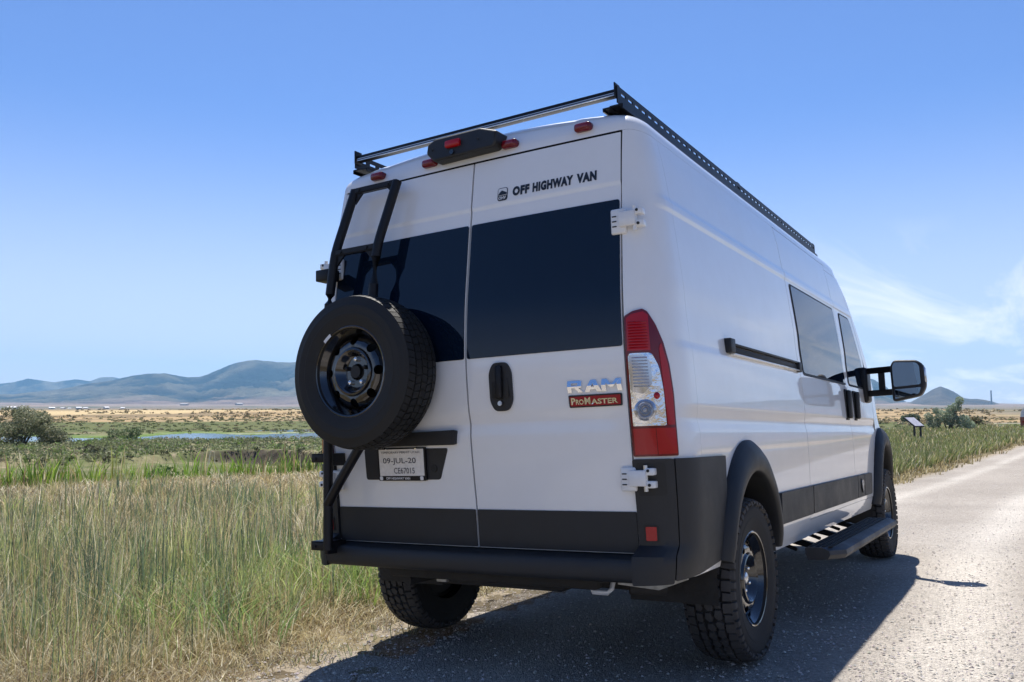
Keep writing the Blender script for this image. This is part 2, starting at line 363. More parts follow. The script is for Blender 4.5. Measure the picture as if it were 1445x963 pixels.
for k in range(len(ins) - 1):
    for j in range(nr - 1): rf.append((k * nr + j, k * nr + j + 1, (k + 1) * nr + j + 1, (k + 1) * nr + j))
v_, f_ = both(rv, rf); link('roof', mesh('roof', v_, f_, True, 50), van, 'paint')

# inner shell so that gaps read dark, and floor
b = MB(); b.b2((-.80, .16, .60), (.80, 4.2, 2.40)); b.b2((-.93, .3, 1.12), (.93, 4.5, 1.95)); b.b2((-.96, 1.46, .50), (.96, 4.55, 1.13)); b.b2((-.80, .16, 2.38), (.80, 4.1, 2.47))
b.b2((-.90, .25, .55), (.90, .5, 1.2)); b.build('inner_shell', 'seal', van, False)
b = MB(); b.b2((-.62, .18, .50), (.62, 5.6, .60)); b.b2((-.95, 1.5, .46), (.95, 4.5, .52)); b.build('floor_pan', 'under', van, False)

def badge_letter(ch, u, v, w, h, parent):
    T = {'R': [[(0, 0), (.26, 0), (.26, 1), (0, 1)], [(.2, .78), (.82, .78), (.82, 1), (.2, 1)], [(.70, .42), (.96, .42), (.96, .9), (.82, 1), (.70, 1)], [(.2, .36), (.9, .36), (.94, .56), (.2, .56)], [(.46, .40), (.72, .42), (1.02, 0), (.72, 0)]],
         'A': [[(0, 0), (.28, 0), (.58, .98), (.36, 1)], [(.72, 0), (1, 0), (.68, 1), (.42, 1)], [(.2, .20), (.8, .20), (.74, .40), (.26, .40)]],
         'M': [[(0, 0), (.22, 0), (.24, 1), (.02, 1)], [(.78, 0), (1, 0), (.98, 1), (.76, 1)], [(.04, 1), (.28, 1), (.56, .36), (.44, .30)], [(.72, 1), (.96, 1), (.56, .30), (.44, .36)]]}[ch]
    b = MB()
    for k, p in enumerate(T): b.prism([(u + w * x, v + h * y) for x, y in p], lambda a, c, t: (a, rear(a, c)[1] + t, c), .0, -.006 - .0003 * k)
    bmesh.ops.bisect_plane(b.bm, geom=b.bm.verts[:] + b.bm.edges[:] + b.bm.faces[:], plane_co=(0, 0, v + h * .5), plane_no=(0, 0, 1))
    for q in b.bm.verts:
        if q.co.y < rear(q.co.x, q.co.z)[1] - .003: q.co.y -= .007 * (1 - abs(q.co.z - v - h * .5) / (h * .5))
    return b.build('badge_letter', 'chrome', parent, False)
# ---- rear doors
def dq(x0, x1, z0, z1, i=0.):
    """outline of a door-wide piece: the hinge edge leans in towards the roof"""
    e = lambda z: XD(z) - .0165 - i
    zm = [z for z in (1.4, 1.9) if z0 < z < z1]
    if x0 > 0: return [(x0 + i, z0), (e(z0), z0)] + [(e(z), z) for z in zm] + [(e(z1), z1), (x0 + i, z1)]
    return [(-e(z0), z0), (x1 - i, z0), (x1 - i, z1), (-e(z1), z1)] + [(-e(z), z) for z in zm[::-1]]
for nm, x0, x1 in (('left', -.812, .031), ('right', .040, .812)):
    d = patch('rear_door', dq(x0, x1, .604, 2.424), rear, 'paint', van, du=.05, dv=.028, vs=[1.10, 1.13, 1.165, 1.2, 1.23, 2.175, 2.185, 2.195], thick=.02)
    d['label'] = ('left' if x0 < 0 else 'right') + ' rear door'
    patch('lower_cladding', rpoly(dq(x0, x1, .608, .776, .002), .005), rear, 'black', d, du=.1, dv=.03, off=.007, thick=.012)
    g = patch('window_glass', rpoly(dq(x0, x1, 1.462, 2.108, .004), .012), rear, 'glass', d, du=.06, dv=.05, off=.004, thick=.008)
    if x0 > 0:
        h = patch('handle', rpoly([(.187, 1.218), (.258, 1.218), (.281, 1.26), (.281, 1.39), (.258, 1.434), (.187, 1.434), (.164, 1.39), (.164, 1.26)], .02), rear, 'black', d, du=.03, dv=.03, off=.012, thick=.014)
        q = MB(); yb = rear(.2, 1.33)[1]
        q.box((.222, yb - .022, 1.345), (.034, .022, .150), bev=.008); q.build('grip', 'powder', h)
        q = MB(); q.b2((.178, yb - .0135, 1.275), (.267, yb - .011, 1.41), bev=.001); q.build('recess', 'seal', h)
        q = MB(); q.tube((.222, yb - .012, 1.250), (.222, yb - .019, 1.250), .011, 20); q.tube((.222, yb - .019, 1.250), (.222, yb - .021, 1.250), .007, 16); q.build('key_lock', 'alu', h)
        # badges
        for k, ch in enumerate('RAM'):
            w = (.070, .078, .092)[k]; u = .556 + (.0, .080, .158)[k]
            badge_letter(ch, u, 1.279, w, .050, d)
        bb = patch('badge_plate', rpoly([(.558, 1.216), (.800, 1.216), (.802, 1.268), (.556, 1.268)], .006), rear, 'black', d, du=.1, dv=.05, off=.007, thick=.007)
        patch('badge_field', rpoly([(.564, 1.222), (.795, 1.222), (.796, 1.262), (.563, 1.262)], .004), rear, 'badge_red', bb, du=.1, dv=.05, off=.009, thick=.002)
        text_on('badge_lettering', 'P', rear, .570, 1.228, .020, .029, 'chrome', bb, .03, .011, .002)
        text_on('badge_lettering', 'RO', rear, .592, 1.228, .037, .022, 'chrome', bb, .03, .011, .002)
        text_on('badge_lettering', 'M', rear, .633, 1.228, .027, .029, 'chrome', bb, .03, .011, .002)
        text_on('badge_lettering', 'ASTER', rear, .663, 1.228, .122, .022, 'chrome', bb, .03, .011, .002)
        # decal
        for wd, u0, w in (('OFF', .265, .090), ('HIGHWAY', .372, .208), ('VAN', .597, .098)):
            text_on('decal_lettering', wd, rear, u0, 2.215, w, .047, 'decal', d, bold=.066, off=.002)
        lg = patch('decal_logo', rrect(.183, .238, 2.203, 2.268, .013), rear, 'decal', d, du=.1, dv=.1, off=.0018, thick=0)
        patch('logo_field', rpoly([(.1865, 2.229), (.2345, 2.229), (.2345, 2.2645), (.1865, 2.2645)], [.001, .001, .010, .010]), rear, 'hinge', lg, du=.1, dv=.1, off=.003, thick=0)
        q = MB(); q.raw([(x, rear(x, z)[1] - .004, z) for x, z in ((.188, 2.236), (.197, 2.247), (.207, 2.2545), (.214, 2.251), (.2335, 2.2415), (.2335, 2.232), (.188, 2.231))], [(0, 1, 2, 3, 4, 5, 6)]); q.build('logo_mountain', 'decal', lg, False)
        text_on('logo_lettering', 'OHV', rear, .190, 2.208, .041, .017, 'hinge', lg, bold=.03, off=.004)
    else:
        patch('handle_bar', rpoly([(-.56, 1.074), (-.045, 1.074), (-.038, 1.138), (-.56, 1.130)], .006), rear, 'black', d, du=.1, dv=.03, off=.024, thick=.03)
        pr = patch('plate_recess', rpoly([(-.616, .912), (-.155, .912), (-.097, 1.058), (-.616, 1.062)], .014), rear, 'black', d, du=.08, dv=.05, off=.004, thick=.004)
        pf_ = patch('plate_frame', rpoly([(-.523, .909), (-.228, .909), (-.222, 1.066), (-.518, 1.066)], .006), rear, 'powder', d, du=.1, dv=.08, off=.016, thick=.012)
        patch('number_plate', [(-.512, .933), (-.236, .933), (-.232, 1.060), (-.509, 1.060)], rear, 'plate', pf_, du=.1, dv=.08, off=.018, thick=.002)
        text_on('plate_lettering', '09-JUL-20', rear, -.485, .985, .205, .034, 'ink', pf_, .004, .0195)
        text_on('plate_lettering', 'CE67015', rear, -.420, .944, .128, .028, 'ink', pf_, .004, .0195)
        text_on('plate_lettering', 'TEMPORARY PERMIT UTAH', rear, -.495, 1.040, .24, .010, 'ink', pf_, .0, .0195)
        text_on('plate_frame_lettering', 'OFF HIGHWAY VAN', rear, -.475, .915, .150, .012, 'white_print', pf_, .02, .018)
        for xx in (-.505, -.253):
            patch('frame_emblem', rrect(xx - .010, xx + .010, .912, .931, .006), rear, 'white_print', pf_, du=.1, dv=.1, off=.0182, thick=0)
        for xx, z_ in ((-.465, 1.063), (-.275, 1.063)):
            q = MB(); y_ = rear(xx, z_)[1]; q.tube((xx, y_ - .016, z_), (xx, y_ - .024, z_), .006, 10); q.build('screw', 'chrome', pf_)
        q = MB(); y_ = rear(-.19, .965)[1]; q.tube((-.185, y_ - .004, .965), (-.185, y_ - .008, .965), .018, 20); q.build('grommet', 'seal', pr)

# ---- header: marker lamps and camera housing
def header(x, z): return (x, rear(x, 2.43)[1] + .10 * max(0, z - 2.43) + .004, z)
for x in (-.58, -.235, .240, .625):
    q = MB(); y = header(x, 2.49)[1] - .004; q.box((x, y - .004, 2.482), (.085, .05, .040), bev=.014, seg=3); l = q.build('marker_lamp', 'red_dark', van)
    q = MB(); q.box((x, y - .024, 2.482), (.062, .018, .024), bev=.006); q.build('lens', 'red_marker', l)
hp = rpoly([(-.165, 2.460), (.180, 2.464), (.200, 2.486), (.200, 2.545), (.100, 2.582), (-.170, 2.582), (-.208, 2.560), (-.208, 2.505)], .010)
q = MB(); q.prism(hp, lambda u, v, t: (u, .045 + t + .3 * max(0, v - 2.52), v), 0, .16)
q.build('camera_housing', 'black', van)
hs = [o for o in van.children if o.name.startswith('camera_housing')][0]
mo = hs.modifiers.new('b', 'BEVEL'); mo.width = .010; mo.segments = 3; mo.limit_method = 'ANGLE'
q = MB(); q.box((-.045, .042, 2.527), (.088, .026, .038), bev=.010); l = q.build('stop_lamp', 'red', hs)
q = MB(); q.tube((-.05, .043, 2.485), (-.05, .036, 2.485), .012, 16); q.build('camera_lens', 'gloss', hs)
for xs__ in (.10, -.17): q = MB(); q.tube((xs__, .045, 2.52), (xs__, .040, 2.52), .005, 10); q.build('screw', 'seal', hs)

# ---- tail lamps
def lamp_x(t): return t
for s, f_ in ((1, body), (-1, mir(body))):
    f = lambda a, z, f_=f_: f_(a * .68 if a > 0 else a, z)
    out_ = [(-.006, 1.003), (.258, 1.003), (.262, 1.26), (.252, 1.38), (.228, 1.47), (.190, 1.545), (.145, 1.600), (.115, 1.612), (.05, 1.603), (-.006, 1.585)]
    tl = patch('tail_lamp', rpoly(out_, .008), f, 'red_dark', van, du=.016, dv=.03, off=.010, thick=.022, sgn=s)
    a = [(.006, 1.437), (.145, 1.437), (.145, 1.585), (.115, 1.600), (.04, 1.590), (.006, 1.575)]
    patch('red_lens', a, f, 'red', tl, du=.016, dv=.0095, off=.0125, thick=.004, sgn=s)
    rb = MB()
    for z in np.arange(1.448, 1.565, .012):
        for (u0, u1) in ((.010, .140),):
            us = np.linspace(u0, u1, 8); vv = []
            for u in us:
                for dz, o_ in ((-.004, .0125), (0, .0165), (.004, .0125)):
                    p = Vector(f(u, z + dz)); n_ = Vector((s * .35, -.9, 0)).normalized(); vv.append(p + n_ * o_)
            rb.raw(vv, [(3 * i + j, 3 * i + 3 + j, 3 * i + 4 + j, 3 * i + 1 + j) for i in range(7) for j in range(2)])
    rb.build('lens_rib', 'red', tl, kind='stuff')
    b_ = [(.006, 1.012), (.135, 1.012), (.135, 1.118), (.006, 1.118)]
    patch('red_lens', b_, f, 'red', tl, du=.016, dv=.03, off=.0125, thick=.004, sgn=s)
    patch('red_lens', rpoly([(.139, 1.012), (.250, 1.012), (.250, 1.118), (.139, 1.118)], .004), f, 'red', tl, du=.016, dv=.03, off=.0122, thick=.004, sgn=s)
    patch('side_lens', rpoly([(.208, 1.13), (.250, 1.13), (.252, 1.26), (.240, 1.38), (.212, 1.47), (.196, 1.45)], .008), f, 'red', tl, du=.012, dv=.03, off=.0122, thick=.004, sgn=s)
    # clear middle
    cl = patch('reflector', rpoly([(.008, 1.128), (.200, 1.128), (.200, 1.27), (.186, 1.37), (.150, 1.427), (.008, 1.427)], [.004, .01, .02, .02, .02, .02]), f, 'reflector', tl, du=.012, dv=.02, off=.012, thick=.004, sgn=s)
    rev = patch('reverse_lamp', rpoly([(.014, 1.272), (.085, 1.258), (.138, 1.30), (.138, 1.385), (.105, 1.420), (.014, 1.420)], .012), f, 'lens', cl, du=.012, dv=.02, off=.0175, thick=.006, sgn=s)
    rb = MB()
    for z in np.arange(1.290, 1.408, .013):
        us = np.linspace(.026, .126, 7); vv = []
        for u in us:
            for dz, o_ in ((-.0035, .0175), (0, .0215), (.0035, .0175)):
                p = Vector(f(u, z + dz)); n_ = Vector((s * .4, -.9, 0)).normalized(); vv.append(p + n_ * o_)
        rb.raw(vv, [(3 * i + j, 3 * i + 3 + j, 3 * i + 4 + j, 3 * i + 1 + j) for i in range(6) for j in range(2)])
    rb.build('lens_rib', 'lens', cl, kind='stuff')
    c = Vector(f(.088, 1.192)); n_ = Vector((s * .33, -.94, 0)).normalized(); u_ = Vector((s * .94, .33, 0)); w_ = Vector((0, 0, 1))
    rb = MB(); vv = []; fc = []; prof = [(0.001, .014), (.008, .022), (.012, .013), (.018, .023), (.021, .014), (.027, .022), (.031, .014), (.038, .021), (.044, .017), (.047, .006)]
    for r, o_ in prof:
        for k in range(28): t = 2 * math.pi * k / 28; vv.append(c + n_ * o_ + u_ * r * math.cos(t) + w_ * r * math.sin(t))
    for i in range(len(prof) - 1):
        for k in range(28): fc.append((i * 28 + k, i * 28 + (k + 1) % 28, (i + 1) * 28 + (k + 1) % 28, (i + 1) * 28 + k))
    rb.raw(vv, fc); rb.build('turn_signal', 'lens', cl)
    rb = MB(); c2 = Vector(f(.165, 1.25)); rb.sphere(c2 + n_ * .012, .014, (1, 1, 1.1)); rb.build('bulb', 'red', cl)

# ---- bumper, corners, cladding
def prof_bar(name, prof, xs, m, parent, bend=lambda x: 0):
    v = []; f = []
    for x in xs:
        for y, z in prof: v.append((x, y + bend(x), z))
    n = len(prof)
    for i in range(len(xs) - 1):
        for k in range(n - 1): f.append((i * n + k, i * n + k + 1, (i + 1) * n + k + 1, (i + 1) * n + k))
    f.append(tuple(range(n))[::-1]); f.append(tuple(range((len(xs) - 1) * n, len(xs) * n)))
    return link(name, mesh(name, v, f, True, 40), parent, m)
pb = [(.16, .598), (.090, .5985), (.000, .593), (-.014, .588), (-.021, .578), (-.024, .550), (-.022, .520), (-.015, .504), (-.004, .498), (.06, .490), (.18, .486)]
prof_bar('rear_bumper', pb, np.linspace(-.830, .826, 20), 'black', van, lambda x: .018 * (abs(x) / .82) ** 2)
for s, f in ((1, body), (-1, mir(body))):
    def fc_(a, z, f=f): 
        p = f(a, z); d = .020 * sst(z, .62, .50) - .03 * sst(.53, z, z + .0001) * 0
        k = sst(.25, 0, .25) 
        return (p[0], p[1] - .098 * sst(z, .635, .585) * max(0, 1 - max(a, 0) / .28), p[2])
    tuck = lambda z: 0
    bc = patch('bumper_corner', rpoly([(-.012, .492), (.150, .492), (.150, .992), (-.012, .992)], .008), fc_, 'black', van, us=[-.012, -.004] + list(np.linspace(.005, .150, 12)), dv=.025, off=.016, thick=.04, sgn=s)
    sd_ = patch('side_cladding', rpoly([(.155, .502), (.62, .545), (.62, .992), (.155, .992)], .008), fc_, 'black', van, du=.025, dv=.03, off=.016, thick=.03, sgn=s)
    patch('reflector', rrect(.014, .072, .655, .726, .008), fc_, 'seal', bc, du=.015, dv=.03, off=.019, thick=.004, sgn=s)
    patch('reflector_lens', rrect(.022, .064, .662, .719, .004), fc_, 'red', bc, du=.015, dv=.03, off=.022, thick=.003, sgn=s)
    # the plate the lower hinge sits in
    patch('hinge_pocket', rrect(.004, .115, .845, .978, .012), fc_, 'seal', bc, du=.012, dv=.03, off=.0175, thick=.002, sgn=s)
    # side rub panels
    for k, (u0, u1) in enumerate(((1.555, 2.300), (2.318, 3.790), (3.806, 4.085), (4.098, 4.43))):
        sp = patch('rub_panel', rpoly([(u0, .600), (u1, .600), (u1, .768), (u0, .768)], [.008, .03 if k == 3 else .006, .03 if k == 3 else .006, .008]), f, 'black', van, du=.15, dv=.03, off=.020, thick=.022, sgn=s)
        if k == 2:
            em = MB(); zc, yc = .686, 3.95
            pts = [(-.030, .055), (.030, .055), (.045, .030), (.040, -.010), (.0, -.055), (-.040, -.010), (-.045, .030)]
            em.prism([(p, q) for p, q in pts], lambda u, v, t: (s * (Wb(zc) + .021 + t), yc + u, zc + v), 0, .006)
            em.build('emblem', 'powder', sp)
            em = MB()
            for sg in (-1, 1):
                em.prism([(sg * p, q) for p, q in ((.008, .040), (.026, .044), (.036, .028), (.032, .006), (.020, .000), (.022, .020), (.012, .024))][::sg], lambda u, v, t: (s * (Wb(zc) + .027 + t), yc + u, zc + v), 0, .004)
            em.prism([(-.010, .02), (.010, .02), (.014, -.004), (.006, -.038), (-.006, -.038), (-.014, -.004)], lambda u, v, t: (s * (Wb(zc) + .027 + t), yc + u, zc + v), 0, .004)
            em.build('emblem_head', 'alu', sp)
    # flares
    for yc, ry, rz, iy, iz, a0, a1, nm in ((YA, .475, .610, .405, .455, 6, 172, 'rear'), (YF, .50, .690, .41, .545, 4, 176, 'front')):
        th = np.linspace(R_(a0), R_(a1), 49); cs = [(0, .0, -.004), (.0, .0, .012), (.12, .0, .030), (.30, .0, .048), (.55, 0, .060), (.80, 0, .062), (.95, 0, .056), (1.0, 0, .044), (1.02, 0, .02), (1.0, 0, -.10)]
        v = []; ff = []
        for t in th:
            c, s_ = math.cos(t), math.sin(t)
            oy, oz = yc + ry * c, .45 + rz * s_ if s_ > 0 else .45 + .45 * s_
            iy_, iz_ = yc + iy * c, .45 + iz * s_ if s_ > 0 else .45 + .45 * s_
            for w, _, o_ in cs:
                y = oy + (iy_ - oy) * w; z = oz + (iz_ - oz) * w
                xb = Wb(z) * (hw(y, z) ** .5 if nm == 'front' else 1) ; 
                v.append((s * (xb + o_ * (1 if nm == 'rear' else 1.0)), y, z))
        n = len(cs)
        for i in range(len(th) - 1):
            for k in range(n - 1): ff.append((i * n + k, i * n + k + 1, (i + 1) * n + k + 1, (i + 1) * n + k))
        link('wheel_arch_flare', mesh('flare', v, ff, True, 50), van, 'black')
        # liner
        v = []; ff = []; th = np.linspace(R_(-16), R_(196), 31)
        for t in th:
            c, s_ = math.cos(t), math.sin(t); y = yc + (iy + .02) * c; z = .45 + (iz + .02) * s_ if s_ > 0 else .45 + .45 * s_
            for x in (.55, .75, .98): v.append((s * x, y, z))
        for i in range(30):
            for k in range(2): ff.append((i * 3 + k, i * 3 + k + 1, i * 3 + k + 4, i * 3 + k + 3))
        ff.append(tuple(i * 3 for i in range(31)))
        link('wheel_arch_liner', mesh('liner', v, ff, True, 50), van, 'under')

# ---- hinges
for s in (1, -1):
    for zc, low in ((2.002, 0), (.911, 1)):
        y = Yr(zc) + .018; q = MB()
        yo = y - (.022 if not low else .026); h = .052
        X = lambda x: s * x
        q.box((X(.806), yo + .012, zc), (.070, .024, .100 if low else .112), bev=.009, seg=3)      # leaf on the door
        q.box((X(.852), yo - .004, zc + .004), (.075, .022, .066), bev=.006)
        q.box((X(.900), yo + .012, zc + .030), (.044, .040, .030), bev=.006); q.box((X(.902), yo + .014, zc - .022), (.044, .040, .030), bev=.006)
        hg = q.build('hinge', 'hinge', van)
        q = MB(); q.tube((X(.884), yo + .002, zc - .05), (X(.884), yo + .002, zc + .056), .0095, 12); q.build('pin', 'hinge' if not low else 'cap', hg)
        for (bx, bz) in ((.898, .034), (.902, -.024)):
            q = MB(); q.tube((X(bx), yo - .004, zc + bz), (X(bx), yo - .010, zc + bz), .0065, 12); q.build('bolt', 'seal', hg)
        for dz in (-.022, 0, .022): q = MB(); q.box((X(.790), yo - .001, zc + dz), (.020, .004, .005), bev=.001); q.build('groove', 'seal', hg)

# ---- side glass, track, handles
def slab(name, poly, m, parent, s, off, thick, **k): return patch(name, poly, body if s == 1 else mir(body), m, parent, sgn=s, off=off, thick=thick, **k)
sg_ = slab('side_window_seal', rpoly([(2.395, 1.462), (3.775, 1.462), (3.745, 2.066), (2.395, 2.066)], .03), 'seal', van, 1, .003, .004, du=.08, dv=.04)
slab('side_window', rpoly([(2.412, 1.476), (3.762, 1.476), (3.733, 2.052), (2.412, 2.052)], .026), 'glass', sg_, 1, .006, .004, du=.08, dv=.04)
for s in (1, -1):
    sg2 = slab('front_window_seal', rpoly([(3.90, 1.462), (4.74, 1.462), (4.40, 2.06), (3.96, 2.06)], [.03, .05, .08, .03]), 'seal', van, s, .003, .004, du=.06, dv=.03)
    slab('front_window', rpoly([(3.915, 1.476), (4.70, 1.476), (4.385, 2.046), (3.972, 2.046)], [.026, .04, .07, .026]), 'glass', sg2, s, .006, .004, du=.06, dv=.03)
    for y in ((3.66, 3.99) if s == 1 else (3.99,)):
        hz = MB(); x = Wb(1.31)
        hz.box((s * (x + .002), y + .03, 1.31), (.012, .105, .235), bev=.005); 
        hb = hz.build('door_handle', 'seal', van)
        hz = MB(); hz.box((s * (x + .024), y + .03, 1.312), (.030, .070, .215), bev=.013, seg=3); hz.build('grip', 'black', hb)
q = MB(); xt = Wb(1.515)
q.box((xt + .006, .875, 1.520), (.040, .075, .072), bev=.006); q.box((xt + .004, 1.60, 1.532), (.020, 1.42, .012), bev=.003); q.box((xt + .004, 2.26, 1.503), (.034, .065, .06), bev=.006)
tr = q.build('door_track', 'black', van)
q = MB(); q.box((xt - .002, 1.60, 1.505), (.012, 1.38, .034), bev=.003); q.build('track_channel', 'seal', tr)
q = MB(); q.box((xt + .009, 1.60, 1.482), (.022, 1.40, .010), bev=.004); q.build('track_lip', 'paint', tr)

# ---- roof rack
rk = empty('roof_rack', van)
for s in (1, -1):
    v = []; f = []
    # side plate with slots: grid of cells with the slot cells left out
    Yc = [.16]; y = .20; slots = []
    while y < 4.02: Yc += [y, y + .050]; slots.append(len(Yc) - 2); y += .079
    Yc += [4.07]; Zc = [2.578, 2.622, 2.636, 2.658]; X0 = s * .775; th = .006
    b = MB(); g = {}
    for side, dx in ((0, 0), (1, s * th)):
        for i, y in enumerate(Yc):
            for k, z in enumerate(Zc): g[side, i, k] = b.bm.verts.new((X0 + dx, y, z))
    sset = set(slots)
    def solid(i, k): return 0 <= i < len(Yc) - 1 and 0 <= k < 3 and not (k == 1 and i in sset)
    for i in range(len(Yc) - 1):
        for k in range(3):
            if not solid(i, k): continue
            for sd2 in (0, 1): b.bm.faces.new([g[sd2, i, k], g[sd2, i + 1, k], g[sd2, i + 1, k + 1], g[sd2, i, k + 1]])
            for (di, dk, e) in ((-1, 0, ((i, k), (i, k + 1))), (1, 0, ((i + 1, k), (i + 1, k + 1))), (0, -1, ((i, k), (i + 1, k))), (0, 1, ((i, k + 1), (i + 1, k + 1)))):
                if not solid(i + di, k + dk):
                    (p, q_) = e; b.bm.faces.new([g[0, p[0], p[1]], g[0, q_[0], q_[1]], g[1, q_[0], q_[1]], g[1, p[0], p[1]]])
    b.build('side_rail', 'powder', rk, False)
    b = MB(); b.b2((s * .735, .17, 2.566), (s * .800, 4.06, 2.574)); b.b2((s * .700, .17, 2.552), (s * .707, 4.06, 2.57)); b.b2((s * .7, .17, 2.563), (s * .74, 4.06, 2.57)); b.b2((s * .795, .17, 2.552), (s * .801, 4.06, 2.57)); b.build('rail_foot', 'powder', rk, False)
    for yb in (.165, 1.98, 4.05):
        b = MB(); b.b2((s * .768, yb - .016, 2.600), (s * .774, yb + .040, 2.672), bev=.002); b.tube((s * .766, yb + .015, 2.662), (s * .776, yb + .015, 2.662), .007, 10); b.build('end_bracket', 'powder', rk)
    for yb in (.6, 1.6, 2.6, 3.6):
        b = MB(); b.b2((s * .700, yb - .03, 2.50), (s * .760, yb + .03, 2.566), bev=.004); b.build('mounting_foot', 'powder', rk)
for yb in (.18, 1.10, 1.98, 3.05, 4.04):
    b = MB(); zb = 2.628
    b.b2((-.768, yb - .020, zb - .015), (.768, yb + .020, zb + .016), bev=.003); cbx = b.build('crossbar', 'powder', rk)
    b = MB(); b.b2((-.766, yb - .0215, zb - .0145), (.766, yb - .0195, zb - .0095)); b.build('channel_strip', 'alu', cbx, False)
    b = MB(); b.b2((-.766, yb - .0215, zb - .0045), (.766, yb - .0195, zb - .0010)); b.build('channel_strip', 'alu', cbx, False)

# ---- ladder and spare carrier
ld = empty('ladder', van)
def flat(pts, name, w=.048, t=.038, par=ld):
    b = MB()
    for a, c in zip(pts, pts[1:]): b.tube(a, c, 0, sq=(w, t))
    return b.build(name, 'powder', par)
LP = [(-.665, .035, 2.400), (-.742, -.035, 2.060), (-.765, -.055, 1.80), (-.765, -.060, 1.10), (-.765, -.060, .575)]
RP = [(-.385, .035, 2.400), (-.462, -.035, 2.060), (-.478, -.050, 1.82), (-.470, -.050, 1.44)]
def post(pts, name, r=.024):
    b = MB(); P = []
    for i, p in enumerate(pts):
        if 0 < i < len(pts) - 1:
            a = Vector(pts[i - 1]); c = Vector(pts[i + 1]); p = Vector(p)
            for t in (0, .5, 1): 
                q0 = p + (a - p).normalized() * .05; q2 = p + (c - p).normalized() * .05; P.append((1 - t) ** 2 * q0 + 2 * t * (1 - t) * p + t * t * q2)
        else: P.append(p)
    b.path(P, r, 14); return b.build(name, 'powder', ld)
post(LP, 'side_post'); post(RP, 'side_post')
def rung(z, y, x0, x1, h=.030):
    b = MB(); b.tube((x0, y, z), (x1, y, z), 0, sq=(.034, h))
    for x in (x0 + .055, x1 - .055): b.tube((x, y + .01, z), (x, y - .022, z), .008, 10)
    for x, sg in ((x0 + .02, 1), (x1 - .02, -1)): b.prism([(0, 0), (sg * .055, 0), (0, -.055)][::sg], lambda u, v, t: (x + u, y + t, z - .012 + v), -.006, .006)
    return b.build('rung', 'powder', ld)
rung(2.392, .032, -.680, -.375); rung(2.062, -.035, -.745, -.462); rung(1.70, -.052, -.765, -.478); 
b = MB(); b.path([(-.765, -.062, .800), (-.68, -.075, .90), (-.50, -.085, 1.12), (-.47, -.085, 1.26)], .024, 14); b.build('brace', 'powder', ld)
b = MB(); b.path([(-.765, -.062, 1.25), (-.62, -.08, 1.33), (-.45, -.085, 1.425)], .024, 14); b.tube((-.45, -.05, 1.425), (-.45, -.13, 1.425), .075, 24); b.b2((-.56, -.055, 1.33), (-.34, -.045, 1.52)); b.build('wheel_mount', 'powder', ld)
for zc in (1.025, .595):
    b = MB(); b.b2((-.865, -.075, zc - .022), (-.755, -.067, zc + .022), bev=.002); b.b2((-.865, -.075, zc + .014), (-.755, .045, zc + .022), bev=.002); b.b2((-.775, -.075, zc - .040), (-.755, .06, zc + .022), bev=.003); b.tube((-.84, -.064, zc - .004), (-.84, -.079, zc - .004), .009, 6); b.build('bracket', 'powder', ld)
b = MB(); b.b2((-.865, -.05, 1.93), (-.77, .03, 1.99), bev=.006); b.build('hinge_bracket', 'powder', ld)

